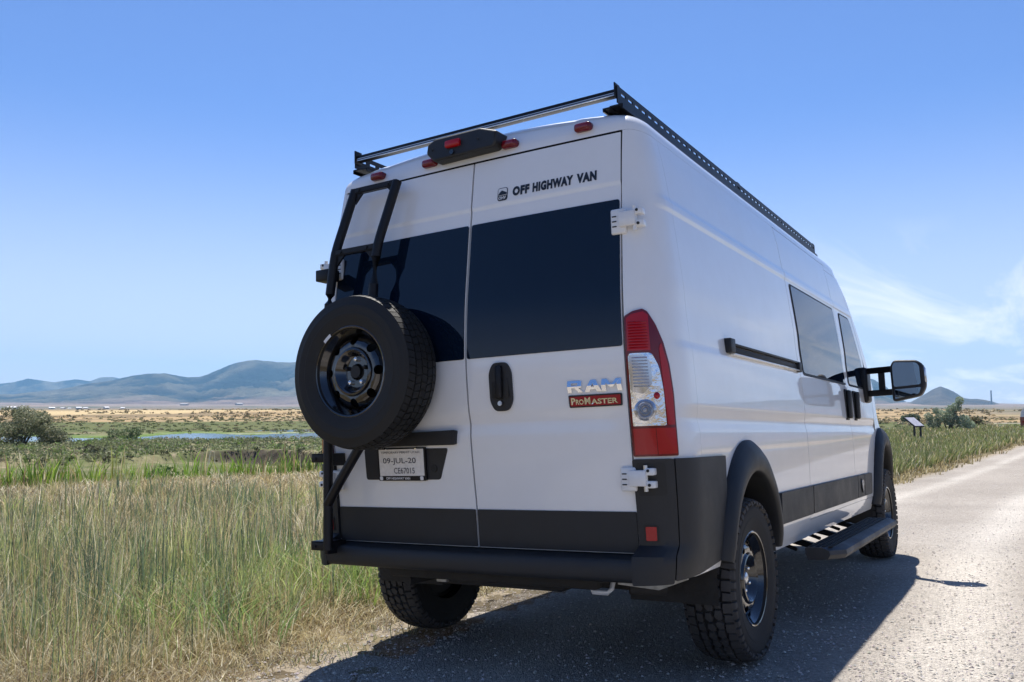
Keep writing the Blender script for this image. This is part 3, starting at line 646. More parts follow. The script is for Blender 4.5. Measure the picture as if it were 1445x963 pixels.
# ---- wheels (axis +x is the outer face; origin at the hub)
def blocks(rows, Rt, depth, crown):
    """tread blocks: rows of (list of polygons in (angle 0..1 of a pitch, x)), n pitches"""
    b = MB()
    for polys, n in rows:
        for k in range(n):
            for p in polys:
                v = []; m_ = len(p)
                for lev in (0, 1):
                    for (t, x) in p:
                        cx = sum(q[0] for q in p) / m_; cxx = sum(q[1] for q in p) / m_
                        tt = t if lev == 0 else cx + (t - cx) * .93; xx = x if lev == 0 else cxx + (x - cxx) * .95
                        a = (k + tt) / n * 2 * math.pi; r = Rt - crown(xx) - (depth * 1.3 if lev == 0 else 0); v.append((xx, r * math.cos(a), r * math.sin(a)))
                f = [tuple(range(m_, 2 * m_))] + [(i, (i + 1) % m_, m_ + (i + 1) % m_, m_ + i) for i in range(m_)]
                b.raw(v, f)
    return b
def make_tyre(Rt, hwid, rrim, kind, m, parent, name='tyre'):
    cr = lambda x: .014 * (abs(x) / hwid) ** 3.2
    d = .018 if kind == 'at' else .008
    hw_ = hwid; rb = Rt - d
    prof = []
    for x in np.linspace(-hw_ * .90, hw_ * .90, 15): prof.append((x, rb - cr(x)))
    side = [(.97, .965), (1.03, .92), (1.070, .865), (1.088, .858), (1.096, .845), (1.090, .80), (1.082, .755), (1.092, .750), (1.088, .735), (1.062, .70), (1.04, .68)]
    right = [(hw_ * a, Rt * c) for a, c in side] + [(hw_ * .98, rrim + .012), (hw_ * .93, rrim + .002), (hw_ * .80, rrim - .004)]
    left = [(-x, r) for x, r in right][::-1]
    # moulded rings on the sidewall
    v, f = lathe(left + prof + right, 96)
    b = MB(); b.raw(v, f)
    if kind == 'at':
        h = hw_
        S1 = [[(.06, h * .62), (.52, h * .60), (.56, h * .99), (.04, h * 1.0)], [(.58, h * .66), (.96, h * .62), (.98, h * .99), (.62, h * .985)]]
        S2 = [[(t, -x) for t, x in p] for p in S1]; S2 = [[((t + .25), x) for t, x in p] for p in S2]
        C = [[(.02, .20 * h), (.30, .30 * h), (.30, .54 * h), (.05, .54 * h), (-.08, .36 * h)], [(.38, .28 * h), (.70, .20 * h), (.86, .36 * h), (.80, .55 * h), (.38, .54 * h)],
             [(.05, -.10 * h), (.28, -.18 * h), (.46, -.02 * h), (.42, .18 * h), (.24, .22 * h), (.06, .10 * h)], [(.55, -.16 * h), (.80, -.20 * h), (.97, -.04 * h), (.93, .12 * h), (.72, .14 * h), (.52, .04 * h)],
             [(.12, -.54 * h), (.44, -.54 * h), (.50, -.30 * h), (.30, -.24 * h), (.08, -.32 * h)], [(.58, -.55 * h), (.98, -.54 * h), (1.03, -.30 * h), (.84, -.26 * h), (.60, -.30 * h)]]
        bb = blocks([(S1 + S2 + C, 24)], Rt, .017, cr)
        # shoulder lugs running down the sidewall
        for k in range(52):
            for sg in (1, -1):
                a = (k + .25 + (.5 if sg < 0 else 0) * .5) / 52 * 2 * math.pi; w = .30 + .10 * (k % 2)
                vv = []
                for (x, r) in ((hw_ * .97, Rt * .965), (hw_ * 1.12, Rt * .945), (hw_ * 1.155, Rt * (.915 if k % 2 else .895)), (hw_ * 1.05, Rt * (.90 if k % 2 else .875))):
                    for da in (-w, w): aa = a + da * 2 * math.pi / 52; vv.append((sg * x, r * math.cos(aa), r * math.sin(aa)))
                bb.raw(vv, [(0, 1, 3, 2), (2, 3, 5, 4), (4, 5, 7, 6), (0, 2, 4, 6), (1, 7, 5, 3)])
    else:
        h = hw_; rows = []
        for x0, x1, sl in ((-.97, -.62, .25), (-.56, -.22, -.2), (-.17, .17, .2), (.22, .56, -.2), (.62, .97, .25)):
            rows.append(([[(.03, x0 * h), (.95, x0 * h + .0), (.95 + sl, x1 * h), (.03 + sl, x1 * h)]], 64))
        bb = blocks(rows, Rt, .008, cr)
    for q in bb.bm.faces: q.material_index = 1
    me = bpy.data.meshes.new('t'); bb.bm.to_mesh(me); bb.bm.free(); b.bm.from_mesh(me); bpy.data.meshes.remove(me)
    o = b.build(name, m, parent, True, 28); o.data.materials.append(M['tread'] if kind == 'at' else m); return o
def make_rim(rr, hwid, parent, m, steel=True):
    """steel disc wheel with a ring of round holes"""
    o = hwid * .93; b = MB()
    prof = [(o - .155, rr - .030), (o - .150, rr - .030), (o - .05, rr - .028), (o - .035, rr - .022), (o - .022, rr - .008), (o - .012, rr - .004), (o - .004, rr + .004), (o + .004, rr + .010), (o + .006, rr + .006), (o + .004, rr)]
    v, f = lathe([(-o, rr), (-o + .02, rr - .02), (o - .155, rr - .030)] + prof[1:], 72); b.raw(v, f)
    # disc ring with holes: r from r1 to r2
    r2 = rr - .029; r1 = rr * .57; nh = 8; x2 = o - .062; x1 = o - .022
    bulge = lambda r: x2 + (x1 - x2) * (1 - ((r - r1) / (r2 - r1))) ** .8 + .012 * math.sin(math.pi * (r - r1) / (r2 - r1))
    m_ = 24
    for k in range(nh):
        a0 = 2 * math.pi * k / nh; da = 2 * math.pi / nh; bo = []; ci = []; c2 = []; rm = (r1 + r2) / 2; hr = (r2 - r1) * .35
        for i in range(m_):
            t = 2 * math.pi * i / m_; c, s_ = math.cos(t), math.sin(t); q = max(abs(c), abs(s_)); su, sv = c / q, s_ / q
            a = a0 + da / 2 * su; r = rm + (r2 - r1) / 2 * sv; bo.append((bulge(r), r * math.cos(a), r * math.sin(a)))
            a = a0 + hr * 1.05 * c / rm; r = rm + hr * s_; ci.append((bulge(r), r * math.cos(a), r * math.sin(a))); c2.append((bulge(r) - .012, r * math.cos(a), r * math.sin(a)))
        mid = [tuple((Vector(p) * .25 + Vector(q) * .75)) for p, q in zip(bo, ci)]
        ff = []
        for lev in range(3):
            for i in range(m_): ff.append((lev * m_ + i, lev * m_ + (i + 1) % m_, (lev + 1) * m_ + (i + 1) % m_, (lev + 1) * m_ + i))
        b.raw(bo + mid + ci + c2, ff)
    hat = [(x1, r1), (x1 + .010, r1 - .006), (x1 + .012, r1 - .014), (x1 + .004, r1 - .024), (x1 - .022, r1 - .034), (x1 - .030, r1 - .044), (x1 - .030, .040), (x1 - .022, .036), (x1 - .060, .034)]
    v, f = lathe(hat, 64); b.raw(v, f)
    rim = b.build('rim', m, parent, True, 38)
    return rim, x1 - .030, o
def make_wheel(name, parent, loc, flip, Rt, hwid, rr, kind, mt, cap=True, rot=0.):
    w = empty(name, parent, loc, (rot, 0, math.pi if flip else 0))
    make_tyre(Rt, hwid, rr, kind, M[mt], w)
    rim, xf, o = make_rim(rr, hwid, w, M['gloss'])
    b = MB(); b.tube((xf - .09, 0, 0), (xf - .055, 0, 0), .15, 32); b.tube((xf - .10, 0, 0), (xf - .09, 0, 0), rr - .04, 32); b.tube((-o + .05, 0, 0), (-o + .06, 0, 0), rr - .018, 40); b.build('drum_and_dark_backing', 'seal', w)  # two dark discs added beside the drum black out the rim's bright inside
    for k in range(5):
        a = 2 * math.pi * k / 5 + math.pi / 2; y, z = .060 * math.cos(a), .060 * math.sin(a)
        b = MB(); b.tube((xf, y, z), (xf + .016, y, z), .0105, 6); b.sphere((xf + .016, y, z), .009, (.7, 1, 1), 10)
        b.build('lug_nut', 'chrome' if (not cap and k in (0, 2, 3)) or cap else 'powder', w)
    if cap:
        b = MB(); v, f = lathe([(xf + .026, .001), (xf + .025, .014), (xf + .020, .026), (xf + .010, .032), (xf - .004, .033)], 32); b.raw(v, f); b.build('centre_cap', 'cap', w)
        b = MB(); b.tube((xf - .05, 0, 0), (xf - .01, 0, 0), .034, 20); b.build('hub', 'powder', w)
    return w
RT = .392
for s in (1, -1):
    make_wheel('wheel', van, (s * .915, YA, RT), s < 0, RT, .110, .216, 'at', 'rubber', rot=.4 * s)
    make_wheel('wheel', van, (s * .935, YF, RT), s < 0, RT, .114, .216, 'at', 'rubber', rot=1.1)
sw = make_wheel('spare_wheel', van, (-.450, -.150, 1.425), False, .366, .104, .205, 'hw', 'rubber_new', cap=False); sw.rotation_euler = (R_(0), 0, R_(-90)); 
# axis of the spare points to the rear (-y)
b = MB(); b.tube((.0, 0, 0), (.06, 0, 0), .03, 16); b.build('centre_bore', 'seal', sw)
b = MB()
for a0, a1, r0, r1 in ((.56, .80, .203, .219),):
    n = 6; vv = []
    for i in range(n + 1):
        a = 1.57 + a0 + (a1 - a0) * i / n
        for r in (r0, r1): vv.append((.1145 if r > .23 else .107, r * math.cos(a), r * math.sin(a)))
    b.raw(vv, [(2 * i, 2 * i + 1, 2 * i + 3, 2 * i + 2) for i in range(n)])
b.build('balance_sticker', 'white_print', sw)

# ---- running board
rbd = empty('running_board', van)
b = MB(); y0, y1 = 1.99, 4.05
pl = [(1.035, .395), (1.035, .425), (1.05, .432), (1.205, .432), (1.245, .415), (1.250, .392), (1.235, .368), (1.20, .360), (1.05, .360)]
for k, (ya, yb) in enumerate(((y0, y1),)):
    v = []; n = len(pl)
    for y, sh in ((ya, .0), (ya + .10, .0), (yb - .05, .0), (yb, .0)):
        for x, z in pl: v.append((x - (.075 * (x > 1.19) if y == ya else 0), y, z))
    f = [(i * n + j, i * n + (j + 1) % n, (i + 1) * n + (j + 1) % n, (i + 1) * n + j) for i in range(3) for j in range(n)] + [tuple(range(n)), tuple(range(3 * n, 4 * n))[::-1]]
    b.raw(v, f)
b.build('step_deck', 'step', rbd, True, 25)
for x in (1.062, 1.098, 1.134, 1.170):
    b = MB(); b.b2((x - .011, y0 + .03, .4325), (x + .011, y1 - .04, .438), bev=.002); b.build('tread_strip', 'rubber', rbd)
for y in (2.30, 2.95, 3.60):
    b = MB(); b.tube((.62, y, .50), (1.10, y, .385), 0, sq=(.055, .035)); b.tube((.70, y - .02, .46), (.92, y - .02, .38), 0, sq=(.03, .02)); b.build('step_bracket', 'powder', rbd)
# ---- mirrors
for s in (1, -1):
    mr = empty('side_mirror', van); yc = 4.38
    b = MB(); b.box((s * 1.005, 4.60, 1.50), (.075, .19, .30), bev=.025, seg=3); b.build('mount', 'powder', mr)
    b = MB(); b.tube((s * 1.02, 4.56, 1.615), (s * 1.36, yc + .03, 1.615), 0, sq=(.045, .05)); b.tube((s * 1.02, 4.56, 1.425), (s * 1.36, yc + .03, 1.425), 0, sq=(.045, .05)); b.tube((s * 1.155, 4.51, 1.43), (s * 1.155, 4.51, 1.61), 0, sq=(.05, .03)); b.build('arm', 'powder', mr)
    hp_ = rpoly([(1.245, 1.340), (1.46, 1.380), (1.50, 1.455), (1.495, 1.625), (1.45, 1.672), (1.27, 1.684), (1.240, 1.63)], .03)
    hp_ = hp_ if s == 1 else [(-x, z) for x, z in hp_][::-1]
    b = MB(); b.prism(hp_, lambda u, v, t: (u, yc + t, v), 0, .12); hd = b.build('mirror_head', 'black', mr)
    mo = hd.modifiers.new('b', 'BEVEL'); mo.width = .025; mo.segments = 3; mo.limit_method = 'ANGLE'; mo.angle_limit = R_(60)
    def mface(poly, nm):
        poly = poly if s == 1 else [(-x, z) for x, z in poly][::-1]
        b = MB(); b.prism(poly, lambda u, v, t: (u, yc - .004 + t, v), 0, .006); b.build(nm, 'mirror', hd, True)
    mface(rpoly([(1.262, 1.460), (1.465, 1.473), (1.462, 1.625), (1.438, 1.652), (1.275, 1.664), (1.260, 1.63)], .02), 'mirror_glass')
    mface(rpoly([(1.265, 1.362), (1.445, 1.397), (1.465, 1.450), (1.264, 1.440)], .015), 'blind_spot_glass')
    b = MB(); b.box((s * 1.495, yc + .05, 1.55), (.022, .075, .12), bev=.008); b.build('indicator_lens', 'lens', hd)
# ---- underbody
ub = empty('underbody', van)
def U(name, b, m='under', **k): return b.build(name, m, ub, **k)
b = MB(); b.tube((-.80, YA, RT - .02), (.80, YA, RT - .02), .045, 16); b.b2((-.62, YA - .05, RT - .07), (.62, YA + .05, RT + .03), bev=.02); U('rear_axle', b)
for s in (1, -1):
    b = MB()
    for k in range(8):
        ya, yb = .28 + k * .19, .28 + (k + 1) * .19; za = .44 - .09 * math.sin(math.pi * k / 8); zb = .44 - .09 * math.sin(math.pi * (k + 1) / 8); b.tube((s * .58, ya, za), (s * .58, yb, zb), 0, sq=(.06, .03))
    U('leaf_spring', b)
    b = MB(); b.tube((s * .50, YA - .28, .56), (s * .52, YA - .06, .36), .030, 14); b.tube((s * .5, YA - .28, .56), (s * .51, YA - .17, .46), .038, 14); U('shock_absorber', b)
    b = MB(); b.b2((s * .50, .20, .46), (s * .62, 5.0, .54)); U('chassis_rail', b)
b = MB(); b.b2((-.62, .22, .42), (.56, .50, .50), bev=.02); b.b2((-.40, .30, .385), (.35, .62, .46), bev=.03); U('tow_crossmember', b)
b = MB(); b.b2((-.45, 1.3, .33), (.35, 2.3, .5), bev=.05); U('fuel_tank', b)
b = MB(); b.path([(-.30, 3.0, .40), (-.32, 1.5, .40), (-.42, 1.15, .48), (-.46, .7, .42), (-.52, .25, .40)], .028, 12); U('exhaust_pipe', b)
b = MB(); b.tube((-.34, 2.3, .38), (-.34, 2.9, .38), .09, 18); U('muffler', b)
b = MB(); b.path([(.505, .30, .47), (.505, .27, .425), (.520, .26, .408), (.59, .26, .408), (.605, .27, .425), (.605, .30, .47)], .011, 10); b.build('tow_eye', 'hinge', ub)
b = MB(); b.prism([(.64, .475), (.96, .515), (.96, .485), (.83, .435), (.64, .448)], lambda u, v, t: (u, .26 + t, v), 0, .012); U('mud_bracket', b, 'galv', )
b = MB(); b.b2((-.36, .28, .40), (-.30, .34, .49), bev=.003); b.build('frame_tab', 'galv', ub)
b = MB(); b.tube((.66, .34, .43), (.80, .42, .42), .035, 14); U('tow_socket', b)
b = MB(); b.b2((-.55, 4.3, .32), (.55, 5.5, .52), bev=.06); U('engine_tray', b)
for s in (1, -1):
    b = MB(); b.tube((s * .3, YF, .34), (s * .82, YF, RT), .035, 12); U('front_arm', b)
    b = MB(); b.b2((s * .56, .68, .50), (s * .60, 1.34, .95)); U('inner_arch', b)

# ================================================================== the land
def hsh(ix, iy, s):
    h = (ix.astype(np.int64) * 374761393 + iy.astype(np.int64) * 668265263 + s * 982451653) & 0x7fffffff
    h = ((h ^ (h >> 13)) * 1274126177) & 0x7fffffff; return ((h ^ (h >> 16)) & 0xffff) / 65535.
def vn(x, y, s=0):
    ix, iy = np.floor(x), np.floor(y); fx, fy = x - ix, y - iy; fx = fx * fx * (3 - 2 * fx); fy = fy * fy * (3 - 2 * fy)
    a, b, c, d = hsh(ix, iy, s), hsh(ix + 1, iy, s), hsh(ix, iy + 1, s), hsh(ix + 1, iy + 1, s)
    return (a * (1 - fx) + b * fx) * (1 - fy) + (c * (1 - fx) + d * fx) * fy
def fbm(x, y, o=4, s=0, rg=False):
    t = 0; a = .5; n = 0
    for i in range(o):
        v = vn(x, y, s + i * 17)
        if rg: v = 1 - np.abs(2 * v - 1)
        t = t + a * v; n += a; x, y = x * 2.03 + 11.3, y * 2.03 + 5.7; a *= .5
    return t / n
def ss(x, a, b):
    t = np.clip((x - a) / (b - a), 0, 1); return t * t * (3 - 2 * t)
EX = np.array([-60, -1, 0, 1.5, 5, 12, 18, 29, 46, 80, 140, 400, 900]); EY = np.array([-.78, -.84, -.96, -1.14, -1.25, -1.05, -.62, .15, 1.5, 5.2, 12., 44., 100.])
def edge(y): return np.interp(y, EX, EY)
def base_y(y):
    y = np.asarray(y, float); b = -.0257 * np.minimum(y, 8); t = np.clip(y - 8, 0, 24); b = b - .0257 * (t - t * t / 48); return np.where(y < -25, .0257 * 25, b)
def bankd(az):                                   # where the cut bank lies, metres from the camera
    return 57 + 5 * np.sin(az * 9) + 3 * np.sin(az * 23 + 1)
def gz(x, y):
    x = np.asarray(x, float); y = np.asarray(y, float); e = edge(y); t = x - e
    r = np.hypot(x - CAM[0], y - CAM[1]); az = np.arctan2(-(x - CAM[0]), y - CAM[1])       # azimuth, + to the left
    near = base_y(y)
    cr = np.where(t < 3.6, .0462 * (t - 1.3), .0462 * 2.3 + .0 * t); cr = np.where(t > 4.6, .106 - .035 * np.clip(t - 4.6, 0, 8), cr)
    left = -.06 + .030 * np.clip(t, -5, 0) + .004 * np.clip(t + 5, -9, 0)
    cr = np.where(t < 0, left, cr)
    z = near + cr
    # ditch and the marsh on the left, and land far ahead
    d = -t; dd = np.where(y > 20, d + (0) , d)
    zd = ss(d, 13.5, 17.5)                          # shoulder of the embankment
    low = -2.0 + .25 * fbm(x / 9, y / 9, 3, 5)
    z = z * (1 - zd) + (low) * zd
    # right of the road falls to the valley as well
    zr = ss(t, 14, 40); z = z * (1 - zr) + (-1.9) * zr
    far = ss(r, 60, 150) 
    zv = -2.55 + .35 * (fbm(x / 40, y / 40, 3, 9) - .5)
    off_road = ss(np.abs(t - 3.5), 8, 26); 
    z = z * (1 - far * off_road) + zv * far * off_road
    # channel in front of the cut bank
    ba = bankd(az); cut = ss(az, -.05, .1); lft = ss(az, .95, .80) 
    c = ss(r, 24, 30) * (1 - ss(r, ba - .9 + .6 * fbm(x / 1.5, y / 1.5, 2, 3), ba + .3)) * ss(az, .26, .40)
    depth = 1.05 * (1 - .75 * ss(az, .80, .98))
    z = z - c * depth
    # river
    rv = river_d(x, y); z = np.where(r > 70, z - .9 * (1 - ss(rv, .8, 1.1)), z); z = z - .38 * ss(r, 80, 100) * (1 - ss(r, 100, 125) * ss(rv, 1., 1.3) * 0) * ss(az, -.1, 0) * (off_road) * (r < 1e9) * (1 - ss(r, 150, 240))
    # foreground roughness, off the road only
    n = (fbm(x * 1.3, y * 1.3, 3, 2) - .5) * .12 * np.clip(d / 1.0, 0, 1) * ss(d, 0, 2); z = z + n
    # far slopes
    z = z + 3.0 * ss(r, 260, 560) * fbm(x / 220, y / 220, 3, 31) * (1 - ss(r, 700, 1200)) + 0
    z = z + 46 * ss(r, 2200, 9000) ** 1.2 * ss(az, -.12, .12)
    return z
RIV = [(-.95, 150), (.05, 150), (.08, 165), (.6, 140), (.86, 128), (1.06, 122), (1.3, 135), (2.0, 200)]
def river_d(x, y):
    r = np.hypot(x - CAM[0], y - CAM[1]); az = np.arctan2(-(x - CAM[0]), y - CAM[1])
    c = np.interp(az, [-1.2, -.3, .0, .04, .10, .35, .58, .82, 1.02, 1.2, 2.2], [230, 215, 190, 186, 170, 150, 137, 122, 116, 120, 200]) + 3 * np.sin(az * 30) + 1.5 * np.sin(az * 71)
    w = np.interp(az, [-.1, .03, .12, .5, .82, 1.05], [28, 28, 20, 17, 17, 16]) * (1 + .25 * np.sin(az * 43))
    return np.abs(r - c) / w
def ground_col(x, y, z):
    r = np.hypot(x - CAM[0], y - CAM[1]); az = np.arctan2(-(x - CAM[0]), y - CAM[1]); t = x - edge(y); n = len(x)
    def C(*c): return np.tile(np.array(c), (n, 1))
    def mixc(a, b, k): k = np.clip(k, 0, 1)[:, None]; return a * (1 - k) + b * k
    n1 = fbm(x / 3, y / 3, 4, 40); n2 = fbm(x / 14, y / 14, 4, 50); n3 = fbm(x * 2, y * 2, 3, 60)
    c = mixc(C(.12, .090, .058), C(.22, .175, .11), ss(n3, .35, .65))                 # straw covered soil
    c = mixc(c, C(.10, .10, .045), ss(n1, .5, .8) * .6)
    marsh = mixc(C(.11, .125, .050), C(.20, .175, .10), ss(n1 * .6 + n2 * .4, .42, .62)); marsh = mixc(marsh, C(.25, .20, .14), ss(n3, .66, .8))
    c = mixc(c, marsh, ss(-t, 13, 18))
    c = mixc(c, C(.23, .19, .13), ss(t, 0, .5) * (1 - ss(t, 7, 8)))
    rd = river_d(x, y)
    c = mixc(c, C(.10, .17, .035), ss(r, 84, 100) * (1 - ss(rd, 1.2, 2.2)) * .8)
    green = mixc(C(.075, .095, .035), C(.12, .125, .05), n2)
    beyond = ss(r, 150, 158); c = mixc(c, green, beyond)
    tanf = mixc(C(.34, .245, .13), C(.20, .150, .085), ss(fbm(x / 30, y / 30, 5, 77), .42, .60)); tanf = mixc(tanf, C(.44, .34, .185), ss(fbm(x / 90, y / 90, 4, 78), .50, .62))
    edge_t = 205 + 50 * fbm(x / 50, y / 50, 3, 70)
    c = mixc(c, tanf, ss(r, edge_t - 10, edge_t + 14))
    right = 1 - ss(az, .02, .1)
    hill = mixc(C(.20, .17, .12), C(.13, .125, .08), ss(fbm(x / 60, y / 60, 4, 88), .4, .6)); c = mixc(c, hill, ss(r, 330, 420) * right)
    plain = mixc(C(.22, .17, .13), C(.09, .10, .06), ss(fbm(x / 160, y / 160, 4, 90), .45, .58)); c = mixc(c, plain, ss(r, 820, 1000))
    plain2 = mixc(C(.20, .15, .12), C(.30, .22, .17), ss(fbm(x / 500, y / 500, 4, 91), .4, .6)); c = mixc(c, plain2, ss(r, 3200, 5000) * .8)
    # the raw face of the cut bank
    ba = bankd(az); face = ss(r, ba - 2.0, ba - .8) * (1 - ss(r, ba + .2, ba + .7)) * ss(az, .26, .40) * (1 - ss(az, .86, .93))
    c = mixc(c, mixc(C(.050, .042, .032), C(.10, .082, .06), n3), face)
    c = mixc(c, C(.36, .33, .27), (1 - ss(np.abs(rd - 1.25), .05, .16)) * ss(fbm(x / 12, y / 12, 2, 99), .5, .62) * (r > 100) * .8)
    return c
def set_col(me, cols):
    a = me.color_attributes.new('Col', 'FLOAT_COLOR', 'POINT'); q = np.ones((len(cols), 4), np.float32); q[:, :3] = cols; a.data.foreach_set('color', q.ravel())
def np_mesh(name, v, f, smooth=True):
    """numpy mesh: f is (n,3) or (n,4)"""
    me = bpy.data.meshes.new(name); v = np.asarray(v, np.float32); f = np.asarray(f, np.int32); n, k = f.shape
    me.vertices.add(len(v)); me.vertices.foreach_set('co', v.ravel()); me.loops.add(n * k); me.loops.foreach_set('vertex_index', f.ravel())
    me.polygons.add(n); me.polygons.foreach_set('loop_start', np.arange(n, dtype=np.int32) * k)
    me.polygons.foreach_set('use_smooth', np.full(n, smooth)); me.update(calc_edges=True); me.validate(); return me
def groundmat(name, nscale=1., bump=.5):
    m = bpy.data.materials.new(name); m.use_nodes = True; t = m.node_tree; b = t.nodes['Principled BSDF']; b.inputs['Roughness'].default_value = .95; b.inputs['Specular IOR Level'].default_value = .1
    a = t.nodes.new('ShaderNodeVertexColor'); a.layer_name = 'Col'; co = t.nodes.new('ShaderNodeTexCoord')
    n = t.nodes.new('ShaderNodeTexNoise'); n.inputs['Scale'].default_value = nscale; n.inputs['Detail'].default_value = 10; n.inputs['Roughness'].default_value = .7; t.links.new(co.outputs['Object'], n.inputs[0])
    mr = t.nodes.new('ShaderNodeMapRange'); mr.inputs[1].default_value = .3; mr.inputs[2].default_value = .7; mr.inputs[3].default_value = .55; mr.inputs[4].default_value = 1.4; t.links.new(n.outputs[0], mr.inputs[0])
    s = t.nodes.new('ShaderNodeVectorMath'); s.operation = 'SCALE'; t.links.new(a.outputs[0], s.inputs[0]); t.links.new(mr.outputs[0], s.inputs['Scale']); t.links.new(s.outputs[0], b.inputs['Base Color'])
    bu = t.nodes.new('ShaderNodeBump'); bu.inputs['Strength'].default_value = bump; bu.inputs['Distance'].default_value = (.2 if nscale > .1 else .5) / nscale; t.links.new(n.outputs[0], bu.inputs['Height']); t.links.new(bu.outputs[0], b.inputs['Normal']); return m
M['ground'] = groundmat('ground', 1.2, .6); M['mount'] = groundmat('mountain', .006, 1.)
# radial sheet round the camera spot, dense where the view goes
az_in = np.linspace(-.12, 1.22, 620); az_out = np.linspace(1.22, 2 * math.pi - .12, 260)[1:-1]; AZ = np.concatenate([az_in, az_out])
RR = np.concatenate([[.05, .5], np.geomspace(1, 45, 110), np.linspace(45.6, 72, 56), np.geomspace(73, 260, 120), np.geomspace(264, 11000, 90)])
A2, R2 = np.meshgrid(AZ, RR); GX = CAM[0] - np.sin(A2) * R2; GY = CAM[1] + np.cos(A2) * R2; GX, GY = GX.ravel(), GY.ravel(); GZ = gz(GX, GY)
na, nr_ = len(AZ), len(RR); i_, j_ = np.meshgrid(np.arange(nr_ - 1), np.arange(na), indexing='ij'); j2 = (j_ + 1) % na
Fq = np.stack([i_ * na + j_, i_ * na + j2, (i_ + 1) * na + j2, (i_ + 1) * na + j_], -1).reshape(-1, 4)[:, ::-1]
road_in = (GX - edge(GY) > .4) & (GX - edge(GY) < 6.6) & (GY > -30) & (GY < 260); GZ = GZ - .03 * road_in
me = np_mesh('ground', np.stack([GX, GY, GZ], 1), Fq); set_col(me, ground_col(GX, GY, GZ)); link('ground', me, None, 'ground', kind='structure')
print('ground', len(Fq))
# ---- gravel road
ts = np.concatenate([np.linspace(-.35, 1.5, 24), np.linspace(1.6, 7.2, 44)]); ysr = np.concatenate([np.linspace(-14, -5, 30), np.linspace(-4.9, 12, 240), np.geomspace(12.2, 250, 150)])
T2, Y2 = np.meshgrid(ts, ysr); wob = .16 * (fbm(Y2 * .9, T2 * 0, 3, 7) - .5) * 2 * (T2 < 0) ; X2 = edge(Y2) + T2 + wob * 1.
tz = T2.ravel(); X2, Y2 = X2.ravel(), Y2.ravel(); Z2 = gz(X2, Y2) + .004
ruts = -.016 * np.exp(-((tz - .98) / .28) ** 2) - .018 * np.exp(-((tz - 2.92) / .28) ** 2) + .012 * np.exp(-((tz - 3.5) / .2) ** 2) + .010 * np.exp(-((tz - 2.35) / .2) ** 2)
flat = (np.abs(X2) < 1.25) & (Y2 > .3) & (Y2 < 5.9)
Z2 = Z2 + np.where(flat, -.004, ruts * .6 + .014 * (fbm(X2 * 2, Y2 * 2, 3, 8) - .5)); Z2[tz < -.2] -= .03
nt_ = len(ts); i_, j_ = np.meshgrid(np.arange(len(ysr) - 1), np.arange(nt_ - 1), indexing='ij')
Fr = np.stack([i_ * nt_ + j_, i_ * nt_ + j_ + 1, (i_ + 1) * nt_ + j_ + 1, (i_ + 1) * nt_ + j_], -1).reshape(-1, 4)
me = np_mesh('gravel_road', np.stack([X2, Y2, Z2], 1), Fr)
trk = 1.1 * np.exp(-((tz - 2.92) / .26) ** 2) + np.exp(-((tz - .98) / .22) ** 2) * .8 + .25 * np.exp(-((tz - 4.9) / .4) ** 2)
k = (.45 + .75 * fbm(X2 * 2.2, Y2 * .3, 3, 12)) * trk; k = k + .22 * ss(fbm(X2 * 1.1, Y2 * .22, 4, 15), .52, .72)
cg = np.array([.345, .310, .270])[None] * (1 - .0 * k[:, None]) ; cg = cg + (np.array([.50, .46, .405]) - cg) * np.clip(k, 0, 1)[:, None]
cg = cg * (.85 + .3 * fbm(X2 * .8, Y2 * .8, 4, 13))[:, None]
cg = cg + (np.array([.27, .215, .135]) - cg) * (ss(-tz, -.35, .15) * .7)[:, None]
set_col(me, cg)
m = bpy.data.materials.new('gravel'); m.use_nodes = True; t = m.node_tree; b = t.nodes['Principled BSDF']; b.inputs['Roughness'].default_value = 1.; b.inputs['Specular IOR Level'].default_value = .05
a = t.nodes.new('ShaderNodeVertexColor'); a.layer_name = 'Col'; co = t.nodes.new('ShaderNodeTexCoord')
def tn(kind, sc, **kw):
    q = t.nodes.new(kind); q.inputs['Scale'].default_value = sc; t.links.new(co.outputs['Object'], q.inputs['Vector'])
    for k2, v2 in kw.items(): q.inputs[k2].default_value = v2
    return q
v1 = tn('ShaderNodeTexVoronoi', 62.); v2 = tn('ShaderNodeTexVoronoi', 150.); n1 = tn('ShaderNodeTexNoise', 9., Detail=8., Roughness=.7)
sc1 = t.nodes.new('ShaderNodeSeparateXYZ'); t.links.new(v1.outputs['Color'], sc1.inputs[0]); sc2 = t.nodes.new('ShaderNodeSeparateXYZ'); t.links.new(v2.outputs['Color'], sc2.inputs[0])
ad = t.nodes.new('ShaderNodeMath'); ad.operation = 'ADD'; t.links.new(sc1.outputs[0], ad.inputs[0]); t.links.new(sc2.outputs[0], ad.inputs[1])
ad2 = t.nodes.new('ShaderNodeMath'); ad2.operation = 'ADD'; t.links.new(ad.outputs[0], ad2.inputs[0]); t.links.new(n1.outputs[0], ad2.inputs[1])
mr = t.nodes.new('ShaderNodeMapRange'); mr.inputs[1].default_value = .5; mr.inputs[2].default_value = 2.5; mr.inputs[3].default_value = .66; mr.inputs[4].default_value = 1.32; t.links.new(ad2.outputs[0], mr.inputs[0])
s_ = t.nodes.new('ShaderNodeVectorMath'); s_.operation = 'SCALE'; t.links.new(a.outputs[0], s_.inputs[0]); t.links.new(mr.outputs[0], s_.inputs['Scale']); t.links.new(s_.outputs[0], b.inputs['Base Color'])
hh = t.nodes.new('ShaderNodeMath'); hh.operation = 'ADD'; t.links.new(v1.outputs['Distance'], hh.inputs[0]); t.links.new(v2.outputs['Distance'], hh.inputs[1])
